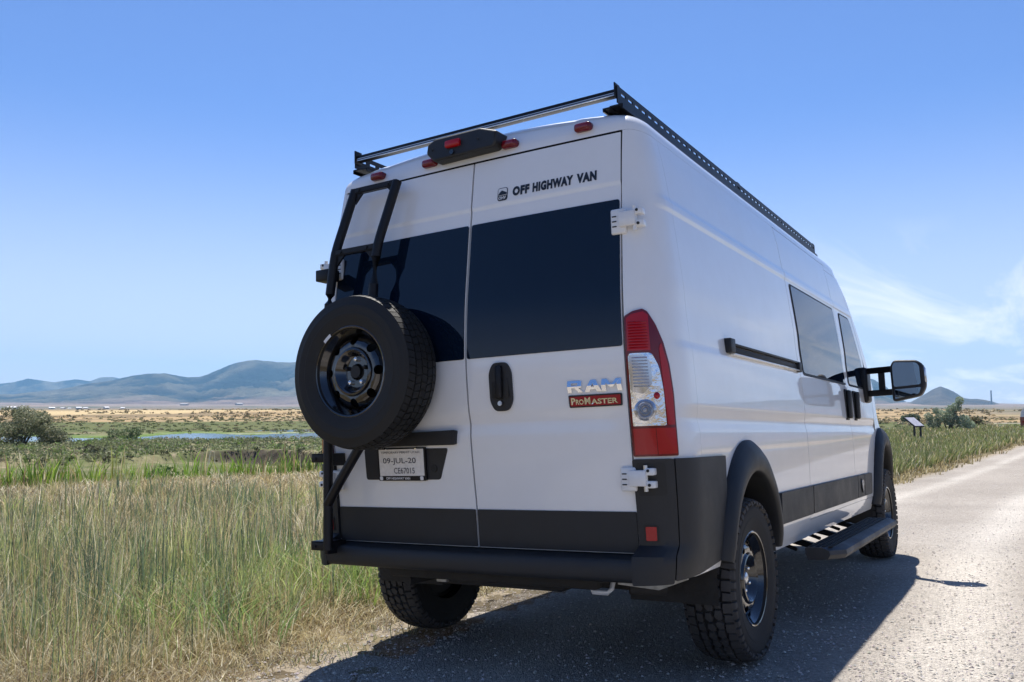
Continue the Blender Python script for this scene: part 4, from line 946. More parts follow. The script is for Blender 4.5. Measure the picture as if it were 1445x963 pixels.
bu = t.nodes.new('ShaderNodeBump'); bu.invert = True; bu.inputs['Strength'].default_value = .75; bu.inputs['Distance'].default_value = .010; t.links.new(hh.outputs[0], bu.inputs['Height']); t.links.new(bu.outputs[0], b.inputs['Normal'])
M['gravel'] = m; link('gravel_road', me, None, 'gravel', kind='structure')
# loose stones on it
def scatter_stones(n, xs_, ys_, smin, smax):
    x = xs_; y = ys_; sz = smin * (smax / smin) ** (rng.random(n) ** 2.2); z = gz(x, y) + .004 + sz * .15
    o = np.array([(1, 0, 0), (-1, 0, 0), (0, 1, 0), (0, -1, 0), (0, 0, .75), (0, 0, -.4)], float); fo = np.array([(0, 2, 4), (2, 1, 4), (1, 3, 4), (3, 0, 4)])
    P = o[None] * (1 + .35 * (rng.random((n, 6, 3)) - .5)) * sz[:, None, None]; an = rng.random(n) * 6.28; c, s_ = np.cos(an), np.sin(an)
    st = .6 + .8 * rng.random(n); X = (P[..., 0] * c[:, None] - P[..., 1] * s_[:, None] * st[:, None]) + x[:, None]; Y = (P[..., 0] * s_[:, None] + P[..., 1] * c[:, None] * st[:, None]) + y[:, None]; Z = P[..., 2] + z[:, None]
    v = np.stack([X, Y, Z], -1).reshape(-1, 3); f = (fo[None] + 6 * np.arange(n)[:, None, None]).reshape(-1, 3)
    col = np.array([.44, .40, .36])[None] * (.55 + .8 * rng.random(n))[:, None] * (1 + .12 * (rng.random((n, 3)) - .5)); return v, f, np.repeat(col, 6, 0)
n = 110000; rr_ = np.geomspace(1, 1, n); u = rng.random(n); r = 1.6 * (22 / 1.6) ** u; az = -.02 - .5 * rng.random(n) ** 2 + 1.15 * rng.random(n); xs_ = CAM[0] - np.sin(az) * r; ys_ = CAM[1] + np.cos(az) * r; t_ = xs_ - edge(ys_)
k = (t_ > -.35) & (t_ < 7) & (rng.random(n) < .35 + .65 * (np.abs(t_ - .0) < .5) + .3 * (t_ > 1.9)); xs_, ys_ = xs_[k], ys_[k]
v, f, c = scatter_stones(len(xs_), xs_, ys_, .0028, .011); me = np_mesh('road_gravel', v, f, False); set_col(me, c); link('road_gravel', me, None, leafmat('stone', .9, 0.), kind='stuff')
# ---- water
azw = np.linspace(-.9, 2.0, 500); wv = []; cc = np.interp(azw, [-1.2, -.3, .0, .04, .10, .35, .58, .82, 1.02, 1.2, 2.2], [230, 215, 190, 186, 170, 150, 137, 122, 116, 120, 200])
for rr in (-38, 38): wv += [(CAM[0] - math.sin(a_) * (c_ + rr), CAM[1] + math.cos(a_) * (c_ + rr), -2.92) for a_, c_ in zip(azw, cc)]
me = np_mesh('river', wv, [(i, 500 + i, 501 + i, i + 1) for i in range(499)]); M['water'] = mat('water', (.10, .12, .13), .08, spec=.9, bump=.12, bscale=2.5); link('river', me, None, 'water', kind='structure')

# ---- mountains: crest profiles seen from the road, each at its own distance
def px_dir(px, py):
    f = FPX; X = (px - 722.5) / f; Zc = -(py - 481.5) / f; t = R_(PITCH); c, s = math.cos(t), math.sin(t); y = c - Zc * s; z = s + Zc * c
    return R_(YAW) - math.atan2(X, y), z / math.hypot(X, y)
def crest(pts, R, seed, amp, base, az0, az1):
    a = np.array([px_dir(*p) for p in pts]); o = np.argsort(a[:, 0]); a = a[o]
    def H(az):
        inside = np.interp(az, a[:, 0], a[:, 1] * R)
        fade_l = np.exp(-((np.maximum(az - a[-1, 0], 0)) / .35)); fade_r = np.exp(-((np.maximum(a[0, 0] - az, 0)) / .12))
        return inside * fade_l * fade_r
    return H
def mountain(name, H, r0, r1, az0, az1, seed, ca, cb, cw, nA=520, nR=90, rough=1., front=.60, lo=-3):
    az = np.linspace(az0, az1, nA); u = np.linspace(0, 1, nR); A, Uq = np.meshgrid(az, u); Rm = r0 + (r1 - r0) * Uq
    x = CAM[0] - np.sin(A) * Rm; y = CAM[1] + np.cos(A) * Rm; h = H(A)
    prof = np.where(Uq < front, (np.clip(Uq / front, 0, 1)) ** 1.35, 1 - ss(Uq, front, 1.0))
    sc = (r1 - r0) / 11.
    rg = fbm(x / sc + .6 * fbm(x / sc, y / sc, 2, seed), y / sc, 6, seed + 3, True); rg2 = fbm(x / sc * 3.1, y / sc * 3.1, 4, seed + 9, True)
    wgt = np.sin(np.pi * np.clip(Uq / front, 0, 1)) ** .8 * (Uq < front) + .0
    z = h * prof * (1 - rough * wgt * (.95 * (1 - rg) + .30 * (1 - rg2)) ) + lo
    z = np.minimum(z, h * (Rm / (r0 + (r1 - r0) * front)) * 1.0 + lo + 3 + .02 * h)
    z = z + (fbm(A * 90, Uq * 8, 4, seed + 50) - .5) * .07 * h * prof
    n = A.size; x, y, z = x.ravel(), y.ravel(), z.ravel(); i_, j_ = np.meshgrid(np.arange(nR - 1), np.arange(nA - 1), indexing='ij')
    f = np.stack([i_ * nA + j_, i_ * nA + j_ + 1, (i_ + 1) * nA + j_ + 1, (i_ + 1) * nA + j_], -1).reshape(-1, 4)[:, ::-1]
    me = np_mesh(name, np.stack([x, y, z], 1), f)
    rgf = rg.ravel() * .75 + rg2.ravel() * .25; k1 = np.clip(ss(rgf, .60, .80) * .75 + ss(fbm(x / sc * 1.3, y / sc * 1.3, 5, seed + 20), .50, .62) * .55, 0, 1); k2 = ss(1 - Uq.ravel() / front + .35 * (fbm(x / sc * 2, y / sc * 2, 4, seed + 31) - .5), .45, .95) * .9  # lighter crests and darker gullies paint relief into the colour, beside gully vegetation
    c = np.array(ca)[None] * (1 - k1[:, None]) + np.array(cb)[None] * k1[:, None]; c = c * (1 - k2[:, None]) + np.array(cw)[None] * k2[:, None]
    set_col(me, c); link(name, me, None, 'mount', kind='structure')
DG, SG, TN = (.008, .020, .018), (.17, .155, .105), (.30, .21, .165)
main = [(-120, 560), (-30, 556), (20, 556), (46, 553), (76, 550), (100, 546), (122, 541), (145, 538), (167, 535), (185, 530), (207, 526.5), (231, 526.5), (253, 531), (266, 532.5), (280, 532), (292, 529), (304, 524), (320, 517), (335, 511.5), (348, 509), (362, 508), (376, 508.5), (390, 510.5), (414, 511), (440, 507), (480, 500), (530, 498), (600, 508), (660, 520), (760, 534), (900, 548), (1050, 552), (1140, 543), (1200, 534), (1232, 535), (1250, 545), (1262, 556), (1272, 563), (1283, 569)]
mountain('mountain_range', crest(main, 8200, 1, 1, 0, 0, 0), 4800, 10400, -.18, 1.25, 100, DG, SG, TN, nA=700, nR=110)
farp = [(-150, 546), (-60, 548), (0, 541), (20, 538), (40, 533.5), (58, 536.5), (76, 539), (92, 537), (107, 534.5), (118, 536), (128, 537.5), (136, 534.5), (143, 532.5), (160, 532), (172, 534), (190, 540), (230, 548), (300, 556), (400, 562)]
mountain('far_mountain_range', crest(farp, 12200, 1, 1, 0, 0, 0), 10600, 13300, .80, 1.5, 300, DG, SG, (.34, .25, .19), nA=300, nR=60, rough=.8)
rp = [(1180, 566), (1240, 569), (1262, 571), (1275, 569.5), (1285, 567), (1296, 561), (1305, 556), (1316, 549.5), (1327, 544.5), (1336, 548), (1345, 552), (1352, 556), (1360, 561), (1370, 562.5), (1379, 562.5), (1390, 564), (1400, 566), (1412, 570), (1425, 571.5)]
mountain('right_mountain', crest(rp, 6400, 1, 1, 0, 0, 0), 4300, 7600, -.14, .16, 500, (.075, .07, .055), (.12, .10, .075), (.17, .14, .11), nA=260, nR=80, rough=.7)
ring_ = lambda A: 160 + 330 * fbm(A * 3.1 + 9, A * 0, 4, 700)
mountain('side_mountain_range', ring_, 4600, 10000, -2.9, -.16, 800, SG, TN, TN, nA=420, nR=50, rough=.6)
mountain('rear_mountain_range', ring_, 5200, 10500, 1.3, 3.45, 900, SG, TN, TN, nA=300, nR=50, rough=.6)

# ---- grass
def blades(x, y, z, h, w, lean, az_l, col, tipc=None, face=None):
    n = len(x); fa = rng.random(n) * math.pi * 2 if face is None else face; cx, sx_ = np.cos(fa) * w / 2, np.sin(fa) * w / 2; lx, ly = np.cos(az_l) * lean * h, np.sin(az_l) * lean * h
    def P(dx, t, k): return np.stack([x + lx * t ** 2 + cx * k * dx, y + ly * t ** 2 + sx_ * k * dx, z + h * t * (1 - .25 * lean * t)], -1)
    V = np.stack([P(-1, 0, 1), P(1, 0, 1), P(-1, .55, .8), P(1, .55, .8), P(0, 1, 0)], 1).reshape(-1, 3); b = 5 * np.arange(n)[:, None]
    F = np.stack([b + np.array([[0, 1, 3]]), b + np.array([[0, 3, 2]]), b + np.array([[2, 3, 4]])], 1).reshape(-1, 3)
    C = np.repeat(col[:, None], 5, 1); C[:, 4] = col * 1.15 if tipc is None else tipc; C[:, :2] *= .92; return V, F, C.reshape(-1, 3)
def put(name, parts, m='grass', **kw):
    V, F, C = [], [], []; o = 0
    for v, f, c in parts: V.append(v); F.append(f + o); C.append(c); o += len(v)
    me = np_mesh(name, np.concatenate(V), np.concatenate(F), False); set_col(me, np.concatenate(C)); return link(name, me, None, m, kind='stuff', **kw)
def pal(n, cols, wts):
    k = rng.choice(len(cols), n, p=np.array(wts) / sum(wts)); return np.array(cols)[k] * (.75 + .5 * rng.random(n))[:, None]
STRAW = [(.52, .44, .24), (.42, .34, .17), (.66, .60, .42), (.24, .17, .10)]
GREEN = [(.32, .36, .14), (.18, .24, .13), (.42, .44, .17), (.13, .18, .11)]
def sample(n, r0, r1, a0, a1, pw=1.):
    u = rng.random(n) ** pw; r = r0 * (r1 / r0) ** u; az = a0 + (a1 - a0) * rng.random(n); x = CAM[0] - np.sin(az) * r; y = CAM[1] + np.cos(az) * r; return x, y, r, az
# 1 short straw litter over the verge and field
x, y, r, az = sample(150000, 2.4, 26, .10, 1.2); t_ = x - edge(y); k = (t_ < -.05) & (t_ > -15) & (rng.random(len(x)) < .35 + .65 * ss(-t_, .0, .5)); x, y, r, t_ = x[k], y[k], r[k], t_[k]
n = len(x); h = (.10 + .16 * rng.random(n)) * (.5 + .5 * ss(-t_, .1, 1.2)); P1 = blades(x, y, gz(x, y) - .01, h, .0042 * np.maximum(1, r / 4.5), .5 + .9 * rng.random(n), rng.random(n) * 6.28, pal(n, STRAW, [4, 3, 3, 3]))
put('straw_litter', [P1])
# 2 tussocks: rush and bunch grass, each a fan of blades
def tufts(nt, r0, r1, a0, a1, cond, bl, hr, spread, cols, wts, wd, lean, dens=None, hfun=None):
    x, y, r, az = sample(nt, r0, r1, a0, a1); t_ = x - edge(y); k = cond(x, y, t_, r); x, y, r, t_ = x[k], y[k], r[k], t_[k]; n = len(x)
    th = hr[0] + (hr[1] - hr[0]) * rng.random(n); th = th * (hfun(x, y, t_) if hfun else 1); kcol = rng.choice(len(cols), n, p=np.array(wts) / sum(wts)); tone = .8 + .4 * rng.random(n)
    sp = spread * (.6 + .8 * rng.random(n)) ; I = np.repeat(np.arange(n), bl); m_ = len(I); ra = rng.random(m_) * 6.28; rd = np.sqrt(rng.random(m_)) * sp[I]
    bx, by = x[I] + np.cos(ra) * rd, y[I] + np.sin(ra) * rd; hh = th[I] * (.45 + .6 * rng.random(m_)); c = np.array(cols)[kcol[I]] * (tone[I] * (.75 + .5 * rng.random(m_)))[:, None]
    mixk = rng.random(m_) < .22; c[mixk] = pal(mixk.sum(), STRAW, [1, 1, 1, .5])
    return blades(bx, by, gz(bx, by) - .02, hh, wd * np.maximum(1, r[I] / 4.5), lean * (.3 + rng.random(m_)) * (.4 + rd / sp[I]), ra + .5 * rng.normal(size=m_), c)
fld = lambda x, y, t_, r: (t_ < -.75 + .35 * fbm(x * 1.5, y * 1.5, 2, 21)) & (t_ > -14.5)
patchy = lambda s, lo, hi: (lambda x, y, t_, r: fld(x, y, t_, r) & (rng.random(len(x)) < ss(fbm(x / 1.6, y / 1.6, 3, s), lo, hi)))
hfn = lambda x, y, t_: (.50 + .50 * ss(-t_, .5, 2.0)) * (1 - .25 * ss(-t_, 5, 10))
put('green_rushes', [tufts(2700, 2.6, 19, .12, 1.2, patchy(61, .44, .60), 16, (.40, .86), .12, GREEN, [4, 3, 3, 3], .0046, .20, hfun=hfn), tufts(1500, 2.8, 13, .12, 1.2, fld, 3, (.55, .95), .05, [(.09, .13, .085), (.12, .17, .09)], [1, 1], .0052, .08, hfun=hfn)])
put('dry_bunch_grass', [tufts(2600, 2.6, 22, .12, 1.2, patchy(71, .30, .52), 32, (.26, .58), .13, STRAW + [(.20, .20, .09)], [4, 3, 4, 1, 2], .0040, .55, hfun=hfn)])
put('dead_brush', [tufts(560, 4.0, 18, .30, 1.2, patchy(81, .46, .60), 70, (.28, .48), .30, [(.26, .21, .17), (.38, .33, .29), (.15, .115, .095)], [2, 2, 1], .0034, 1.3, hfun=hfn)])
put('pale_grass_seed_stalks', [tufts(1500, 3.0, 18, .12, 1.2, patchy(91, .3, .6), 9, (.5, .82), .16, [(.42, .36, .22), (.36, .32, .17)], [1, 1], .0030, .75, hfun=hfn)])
put('bright_green_forbs', [tufts(620, 5.0, 15, .35, 1.2, patchy(99, .51, .60), 60, (.30, .55), .28, [(.24, .34, .08), (.20, .29, .10), (.30, .36, .12)], [1, 1, 1], .0055, .7)])
# low verge plants at the road edge
vg = lambda x, y, t_, r: (t_ < .22) & (t_ > -.9) & (rng.random(len(x)) < ss(fbm(x * 2, y * 2, 3, 121), .40, .6))
put('verge_weeds', [tufts(700, 2.4, 9, .15, 1.05, vg, 12, (.05, .16), .07, [(.20, .23, .12), (.16, .19, .09), (.30, .27, .15)], [2, 2, 1], .005, .9)])
# right-hand end of the verge, beyond the van
fr = lambda x, y, t_, r: (t_ < -.9 + .5 * fbm(x / 2, y / 2, 2, 131)) & (t_ > -13) 
put('roadside_grass', [tufts(15000, 15, 90, -.08, .24, fr, 16, (.34, .58), .25, [(.17, .21, .07), (.22, .24, .09), (.27, .25, .13)], [3, 3, 1], .0052, .35), tufts(5000, 17, 60, .22, .55, fr, 12, (.34, .58), .25, [(.22, .24, .09), (.40, .34, .19), (.30, .26, .14)], [2, 2, 1], .0052, .35), tufts(1800, 15, 60, -.08, .22, lambda x, y, t_, r: (t_ < .1) & (t_ > -1.3), 14, (.12, .3), .2, [(.34, .28, .15), (.26, .22, .11)], [1, 1], .0052, .5)])
# reed belt in the ditch
def rd(x, y, t_, r): return (t_ < -14.5 + fbm(x / 2.5, y / 2.5, 2, 141)) & (t_ > -19.5) & (rng.random(len(x)) < ss(fbm(x / 2.2, y / 2.2, 3, 142), .30, .55))
put('reed_bed', [tufts(9500, 12, 50, .18, 1.25, rd, 14, (.50, 1.05), .32, [(.17, .29, .04), (.24, .34, .055), (.12, .21, .04), (.34, .36, .10)], [3, 3, 2, 1], .0062, .32), tufts(900, 12, 50, .18, 1.25, rd, 3, (.85, 1.2), .25, [(.42, .31, .18)], [1], .009, .10)])
# sage on the marsh bench
def sagec(x, y, t_, r):
    az = np.arctan2(-(x - CAM[0]), y - CAM[1]); return (r > bankd(az) + .2) & (t_ < -19) & (river_d(x, y) > 1.25) & (rng.random(len(x)) < .35 + .65 * ss(fbm(x / 7, y / 7, 3, 151), .35, .6))
def lumps(nt, r0, r1, a0, a1, cond, hr, wr, cols, wts, nl, leaf):
    x, y, r, az = sample(nt, r0, r1, a0, a1); t_ = x - edge(y); k = cond(x, y, t_, r); x, y, r = x[k], y[k], r[k]; n = len(x); I = np.repeat(np.arange(n), nl); m_ = len(I)
    hh = hr[0] + (hr[1] - hr[0]) * rng.random(n) ** 2; wv_ = wr * hh * (.7 + .6 * rng.random(n)); kc = rng.choice(len(cols), n, p=np.array(wts) / sum(wts)); d = rng.normal(size=(m_, 3)); d /= np.linalg.norm(d, axis=1)[:, None]; d *= (.55 + .5 * rng.random(m_))[:, None]
    cx = x[I] + d[:, 0] * wv_[I]; cy = y[I] + d[:, 1] * wv_[I]; cz = gz(x, y)[I] + np.abs(d[:, 2]) * hh[I]
    return leafquads(cx, cy, cz, leaf * (r[I] / 60) ** .5, np.array(cols)[kc[I]] * (.65 + .7 * rng.random(m_))[:, None])
def leafquads(cx, cy, cz, s, col, up=.35):
    m_ = len(cx); a = rng.normal(size=(m_, 3)); a[:, 2] += up; a /= np.linalg.norm(a, axis=1)[:, None]; b = np.cross(a, rng.normal(size=(m_, 3))); b /= np.linalg.norm(b, axis=1)[:, None]
    s = np.broadcast_to(s, (m_,))[:, None]; c = np.stack([cx, cy, cz], 1); V = np.stack([c - a * s, c + b * s * .5, c + a * s, c - b * s * .5], 1).reshape(-1, 3); F = np.arange(4 * m_).reshape(-1, 4)
    F = np.concatenate([F[:, [0, 1, 2]], F[:, [0, 2, 3]]]); return V, F, np.repeat(col, 4, 0)
SAGE = [(.19, .22, .095), (.25, .26, .14), (.14, .155, .08), (.30, .26, .17), (.18, .27, .07)]
put('sagebrush', [lumps(12000, 46, 118, .05, 1.2, sagec, (.18, .62), 1.25, SAGE, [4, 4, 3, 1, 2], 30, .085)], 'leaf')
bk = lambda x, y, t_, r: (np.abs(r - bankd(np.arctan2(-(x - CAM[0]), y - CAM[1]))) < .8) & (rng.random(len(x)) < .6)
put('bank_top_brush', [lumps(2600, 48, 70, .1, 1.2, bk, (.2, .55), 1., [(.06, .065, .035), (.10, .10, .05)], [1, 1], 20, .09)], 'leaf')
wb = lambda x, y, t_, r: (river_d(x, y) > 1.0) & (river_d(x, y) < 2.0) & (r < np.interp(np.arctan2(-(x - CAM[0]), y - CAM[1]), [-1, 0, 1.2], [175, 150, 122]))
put('waterside_reeds', [lumps(3000, 90, 160, -.06, 1.2, wb, (.06, .30), 1.8, [(.09, .16, .03), (.13, .17, .05), (.10, .12, .05)], [3, 2, 2], 18, .16)], 'leaf')
fb = lambda x, y, t_, r: (river_d(x, y) > 1.05) & (r > 140)
put('far_bank_scrub', [lumps(2600, 135, 330, -.06, 1.2, fb, (.12, .38), 2.6, [(.13, .16, .06), (.18, .18, .09), (.26, .22, .13)], [3, 3, 1], 22, .11)], 'leaf')

dfs = lambda x, y, t_, r: (rng.random(len(x)) < ss(fbm(x / 40, y / 40, 3, 171), .45, .6)) & (np.arctan2(-(x - CAM[0]), y - CAM[1]) > -.1)
put('dry_field_scrub', [lumps(3000, 200, 900, -.08, 1.2, dfs, (.3, .9), 2.4, [(.20, .16, .09), (.14, .13, .07), (.40, .32, .18)], [2, 2, 3], 12, .22)], 'leaf')
# ---- shrubs one can tell apart
def place(px, py_base, r):
    az, _ = px_dir(px, py_base); return CAM[0] - math.sin(az) * r, CAM[1] + math.cos(az) * r
def shrub(name, px, r, blobs, nleaf, leaf, cols, wts, label, cat, group=None, trunk=True, upright=.4):
    """blobs: (dx across the view, dy depth, z, rx, rz)"""
    X, Y = place(px, 600, r); Z = float(gz(np.array([X]), np.array([Y]))[0]); az, _ = px_dir(px, 600); ax_, ay_ = math.cos(az), math.sin(az)
    e = empty(name, None, (X, Y, Z), label=label, category=cat)
    if group: e['group'] = group
    P = []; C = []
    for (dx, dy, z, rx, rz) in blobs:
        k = int(nleaf * rx * rz); d = rng.normal(size=(k, 3)); d /= np.linalg.norm(d, axis=1)[:, None]; d *= (.35 + .72 * rng.random(k) ** .5)[:, None];
        P.append(np.stack([dx * ax_ - dy * ay_ + d[:, 0] * rx, dx * ay_ + dy * ax_ + d[:, 1] * rx, np.maximum(.05, z + d[:, 2] * rz)], 1)); tone = .8 + .4 * rng.random()
        C.append(pal(k, cols, wts) * tone)
    P = np.concatenate(P); C = np.concatenate(C); v, f, c = leafquads(P[:, 0], P[:, 1], P[:, 2], leaf * (.6 + .8 * rng.random(len(P))), C, upright)
    me = np_mesh('foliage', v, f, False); set_col(me, c); link('crown', me, e, 'leaf')
    if trunk:
        b = MB()
        for (dx, dy, z, rx, rz) in blobs[:7]:
            b.tube((dx * ax_ * .15, dx * ay_ * .15, 0), (dx * ax_, dx * ay_, z), .07, 6, .02)
        b.build('trunk', 'bark', e)
    return e
M['bark'] = mat('bark', (.10, .075, .055), .9, bump=.5, bscale=20)
TAM = [(.19, .21, .115), (.27, .28, .16), (.12, .14, .07), (.40, .37, .25)]
bl1 = []
for i in range(30):
    u = rng.random() * 2 - 1; hh_ = (1 - abs(u) ** 2.2); z = .5 + rng.random() * 2.7 * hh_; bl1.append((u * 2.9, rng.normal() * 1.0, z * .86, .55 + .35 * rng.random(), .45 + .35 * rng.random()))
bl1 += [(-1.1, 0, 2.9, .55, .45), (-.4, .2, 2.85, .5, .4), (.5, 0, 2.6, .45, .4), (1.7, 0, 2.1, .4, .45), (-2.0, .1, 2.2, .45, .4), (2.6, 0, 1.1, .5, .5)]
shrub('tamarisk_bush', 32, 84, bl1, 1500, .075, TAM, [3, 3, 2, 2], 'largest bush, broad olive-green with feathery uneven top, at the left edge of the photo', 'bush')
b2_ = [(-1.6, 0, .9, .8, .6), (-.9, 0, 1.7, .7, .55), (.4, .3, 1.7, .75, .6), (1.3, 0, 1.9, .7, .5), (.9, 0, 1.0, .8, .6), (-.2, 0, .8, .9, .6), (2.2, .4, .7, .7, .45), (-2.4, 0, .5, .6, .4), (3.2, .2, .6, .7, .4)]
shrub('tamarisk_bush', 174, 106, b2_, 1500, .08, [(.11, .16, .065), (.17, .21, .09)], [1, 1], 'smaller dark green double-topped bush beside the river, right of the broad olive bush', 'bush')
shrub('green_shrub', 234, 40, [(0, 0, .55, .60, .45), (-.35, 0, .35, .45, .35), (.35, 0, .4, .45, .4)], 900, .10, [(.07, .16, .03), (.10, .20, .035), (.05, .11, .025)], [2, 2, 1], 'rounded bright green shrub standing just behind the reed belt', 'shrub')
SIL = [(.34, .40, .28), (.44, .50, .37), (.24, .30, .19)]
b3_ = [(dx * .50 + .1, dy, z * .72, rx * .55, rz * .62) for dx, dy, z, rx, rz in [(-2.2, 0, 1.0, .9, .8), (-1.0, 0, 1.7, .9, .8), (.2, 0, 1.5, 1.0, .9), (1.0, 0, 2.7, .7, .6), (1.5, 0, 3.4, .55, .5), (.2, .3, 2.4, .7, .6), (1.9, 0, 1.2, .9, .8), (-2.9, 0, 1.7, .6, .5), (-1.8, 0, 2.3, .5, .4), (2.8, 0, .8, .7, .5)]]
shrub('silver_bush', 1338, 75, b3_, 4600, .055, SIL, [3, 2, 2], 'silvery grey-green bush between the information sign and the pond on the right', 'bush')
shrub('low_shrub', 1286, 225, [(-1.2, 0, 1.0, 1.1, .8), (.9, 0, 1.1, 1.1, .8), (0, 0, 1.5, 1.0, .7)], 500, .2, [(.12, .16, .09), (.16, .19, .12)], [1, 1], 'small round grey-green shrub on the tan field above the information sign', 'shrub')
shrub('brown_shrub', 1372, 90, [(-.8, 0, .6, .9, .6), (.6, 0, .6, .8, .6), (0, 0, .9, .7, .4)], 380, .13, [(.13, .11, .06), (.09, .10, .05)], [1, 1], 'low brownish shrub at the waterside, right of the silvery bush', 'shrub')
for k, (px, r, c_, lb) in enumerate(((127, 62, (.085, .085, .05), 'dark rounded sage clump on the marsh below the double-topped bush'), (400, 118, (.15, .12, .07), 'brown dry shrub at the river bank closest to the spare tyre'))):
    shrub('marsh_shrub', px, r, [(0, 0, .35, .6, .35), (.5, 0, .3, .45, .3)], 500, .11, [c_, tuple(np.array(c_) * 1.3)], [1, 1], lb, 'shrub', trunk=False)

# ---- information sign
X, Y = place(1290, 600, 52); Z = -.62; sg_e = empty('information_sign', None, (X, Y, Z), (0, 0, R_(-24)), label='tilted panel of an information sign on two dark posts in the roadside grass', category='sign')
M['sign_face'] = mat('sign_face', (.46, .43, .43), .25, coat=.5, var=.3, vscale=4); M['brown_post'] = mat('dark_post', (.03, .028, .026), .6)
zt = 1.02
for sy in (-.30, .30):
    b = MB(); b.b2((-.0 - .04, sy - .04, 0), (.04, sy + .04, zt - .03)); b = MB(); b.b2((.14, sy - .04, -1.2), (.22, sy + .04, zt - .16)); b.build('post', 'brown_post', sg_e)
b = MB(); b.box((0, 0, zt), (.80, .95, .06), Matrix.Rotation(R_(38), 3, 'Y'), bev=.01); b.build('frame', 'brown_post', sg_e)
b = MB(); b.box((.022, 0, zt + .03), (.72, .87, .012), Matrix.Rotation(R_(38), 3, 'Y')); b.build('panel', 'sign_face', sg_e)
# ---- smokestack
az, _ = px_dir(1399, 566); rs = 5950; X, Y = CAM[0] - math.sin(az) * rs, CAM[1] + math.cos(az) * rs
M['concrete'] = mat('concrete', (.30, .28, .26), .9)
st_e = empty('smokestack', None, (X, Y, 0), label='tall thin smokestack on the low end of the far right-hand hill', category='smokestack')
b = MB(); b.tube((0, 0, 0), (0, 0, 96), 5.5, 16, 3.6); b.build('shaft', 'concrete', st_e); b = MB(); b.tube((0, 0, 96), (0, 0, 99), 4.1, 16, 4.1); b.build('crown_ring', 'concrete', st_e)
# ---- far buildings on the plain
M['wall_white'] = mat('white_wall', (.62, .60, .56), .8); M['roof_white'] = mat('white_roof', (.62, .62, .62), .6); M['wall_tan'] = mat('tan_wall', (.36, .30, .24), .85); M['roof_tan'] = mat('pale_roof', (.40, .37, .34), .8)
def shed(px, r, w, h, dpt, label, wall='wall_white'):
    az, _ = px_dir(px, 575); X, Y = CAM[0] - math.sin(az) * r, CAM[1] + math.cos(az) * r; Z = float(gz(np.array([X]), np.array([Y]))[0])
    k_ = .75 + .5 * rng.random(); w, h, dpt = w * .5 * k_, h * .55 * k_, dpt * .7
    e = empty('warehouse', None, (X, Y, Z - 1), (0, 0, az + rng.normal() * .3), label=label, category='building', group='buildings on the far plain')
    b = MB(); b.b2((-w / 2, -dpt / 2, 0), (w / 2, dpt / 2, h)); b.build('wall', wall, e, False)
    b = MB(); ro = h * .42; b.raw([(-w / 2 - .6, -dpt / 2 - .6, h + .05), (w / 2 + .6, -dpt / 2 - .6, h + .05), (w / 2 + .6, dpt / 2 + .6, h + .05), (-w / 2 - .6, dpt / 2 + .6, h + .05), (-w / 2 - .6, 0, h + ro), (w / 2 + .6, 0, h + ro)], [(0, 1, 5, 4), (2, 3, 4, 5), (0, 4, 3), (1, 2, 5), (3, 2, 1, 0)]); b.build('roof', 'roof_white' if wall == 'wall_white' else 'roof_tan', e, False)
    b = MB(); b.b2((-w * .12, -dpt / 2 - .15, 0), (w * .12, -dpt / 2, h * .7)); b.build('door', 'concrete', e, False)
shed(17, 1700, 26, 6, 18, 'leftmost white building on the far plain, just above the broad bush')
shed(73, 1600, 15, 5, 14, 'widest white-roofed building on the far plain, right of the broad bush')
shed(89, 1750, 11, 4, 12, 'small white building right next to the widest one on the far plain')
shed(98, 1750, 10, 4, 12, 'white shed in the middle of the row on the far plain')
shed(111, 1600, 13, 5, 14, 'bright white building right of the middle shed on the far plain')
shed(121, 1850, 11, 4, 12, 'last white shed of the closely spaced row on the far plain')
shed(150, 1650, 11, 5, 12, 'white building standing alone above the double-topped bush')
shed(173, 1650, 9, 4, 12, 'small white building right of the lone one on the far plain')
shed(260, 4600, 60, 12, 40, 'pale building cluster at the foot of the mountains, left of the tallest peak', 'wall_tan')
shed(337, 4800, 60, 16, 40, 'pale building at the foot of the tallest peak', 'wall_tan')
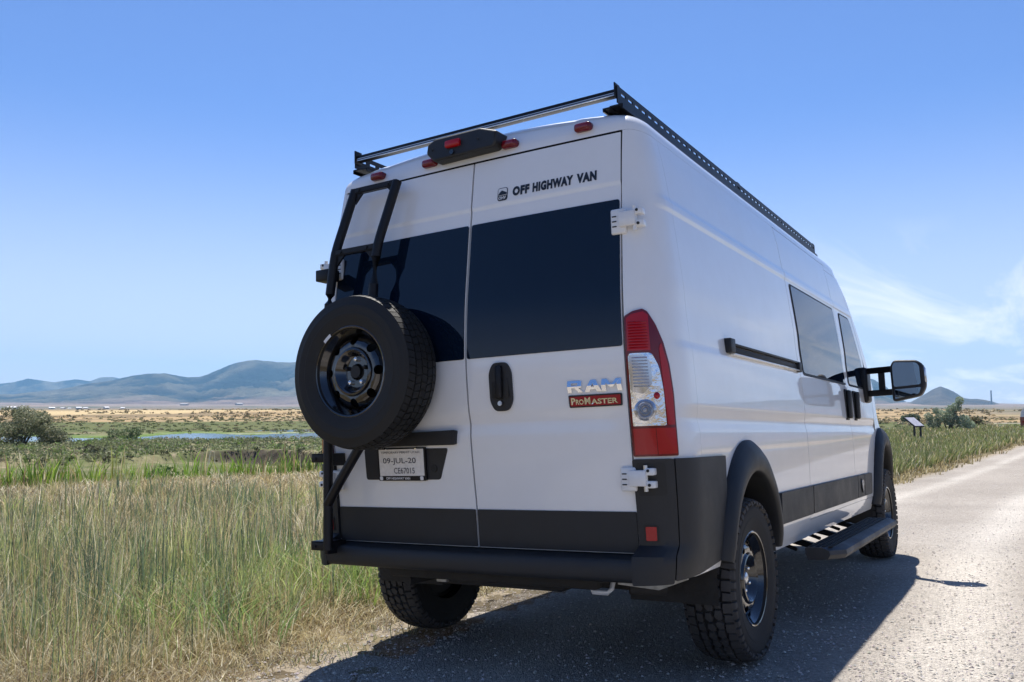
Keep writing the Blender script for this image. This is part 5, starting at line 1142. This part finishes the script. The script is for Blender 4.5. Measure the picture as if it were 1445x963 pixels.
# ---- parked trailer at the right edge, mostly outside the frame
az, _ = px_dir(1460, 600); rt = 84; X, Y = CAM[0] - math.sin(az) * rt, CAM[1] + math.cos(az) * rt; Z = float(gz(np.array([X]), np.array([Y]))[0])
M['trailer_red'] = mat('trailer_red', (.28, .075, .05), .35, coat=.5); M['trailer_white'] = mat('trailer_white', (.75, .75, .74), .35, coat=.6)
tr_e = empty('camper_trailer', None, (X, Y, Z - .05), (0, 0, az), label='white-topped red camper trailer cut off by the right edge of the photo', category='trailer')
ol = [(-1.15, .75), (1.15, .75), (1.18, 1.35), (1.10, 1.9), (.8, 2.3), (.3, 2.48), (-.3, 2.48), (-.8, 2.3), (-1.10, 1.9), (-1.18, 1.35)]
lo_ = [(-1.12, .35), (1.12, .35), (1.19, .8), (1.20, 1.36), (-1.20, 1.36), (-1.19, .8)]
b = MB(); b.prism(lo_, lambda u, v, t: (u, t, v), -2.1, 2.1); b.build('lower_body', 'trailer_red', tr_e)
b = MB(); b.prism([(-1.18, 1.365), (1.18, 1.365)] + ol[3:9], lambda u, v, t: (u, t, v), -2.09, 2.09); b.build('upper_body', 'trailer_white', tr_e)
b = MB(); b.prism(rrect(-.55, .55, 1.5, 2.0, .1), lambda u, v, t: (u, t, v), -2.12, -2.095); b.build('window', 'glass', tr_e)
for sx_ in (-1, 1):
    b = MB(); b.tube((sx_ * 1.05, 0, .34), (sx_ * 1.22, 0, .34), .34, 24); b.build('wheel', 'rubber', tr_e)
    b = MB(); b.box((sx_ * .95, -2.11, .9), (.12, .03, .18)); b.build('tail_light', 'red', tr_e)
b = MB(); b.tube((0, 2.1, .45), (0, 3.3, .45), .05, 8); b.build('drawbar', 'powder', tr_e); tr_e.scale = (.84, .84, .84)

# ---- haze
b = MB(); b.b2((-13500, -11500, -9), (11500, 13500, 800)); hz = b.build('haze', None, None, False, kind='stuff')
m = bpy.data.materials.new('haze'); m.use_nodes = True; t = m.node_tree; t.nodes.clear(); o = t.nodes.new('ShaderNodeOutputMaterial'); pv = t.nodes.new('ShaderNodeVolumePrincipled')
pv.inputs['Color'].default_value = (.32, .64, 1., 1); pv.inputs['Density'].default_value = 6.6e-5; pv.inputs['Anisotropy'].default_value = .2; t.links.new(pv.outputs[0], o.inputs['Volume']); hz.data.materials.append(m)
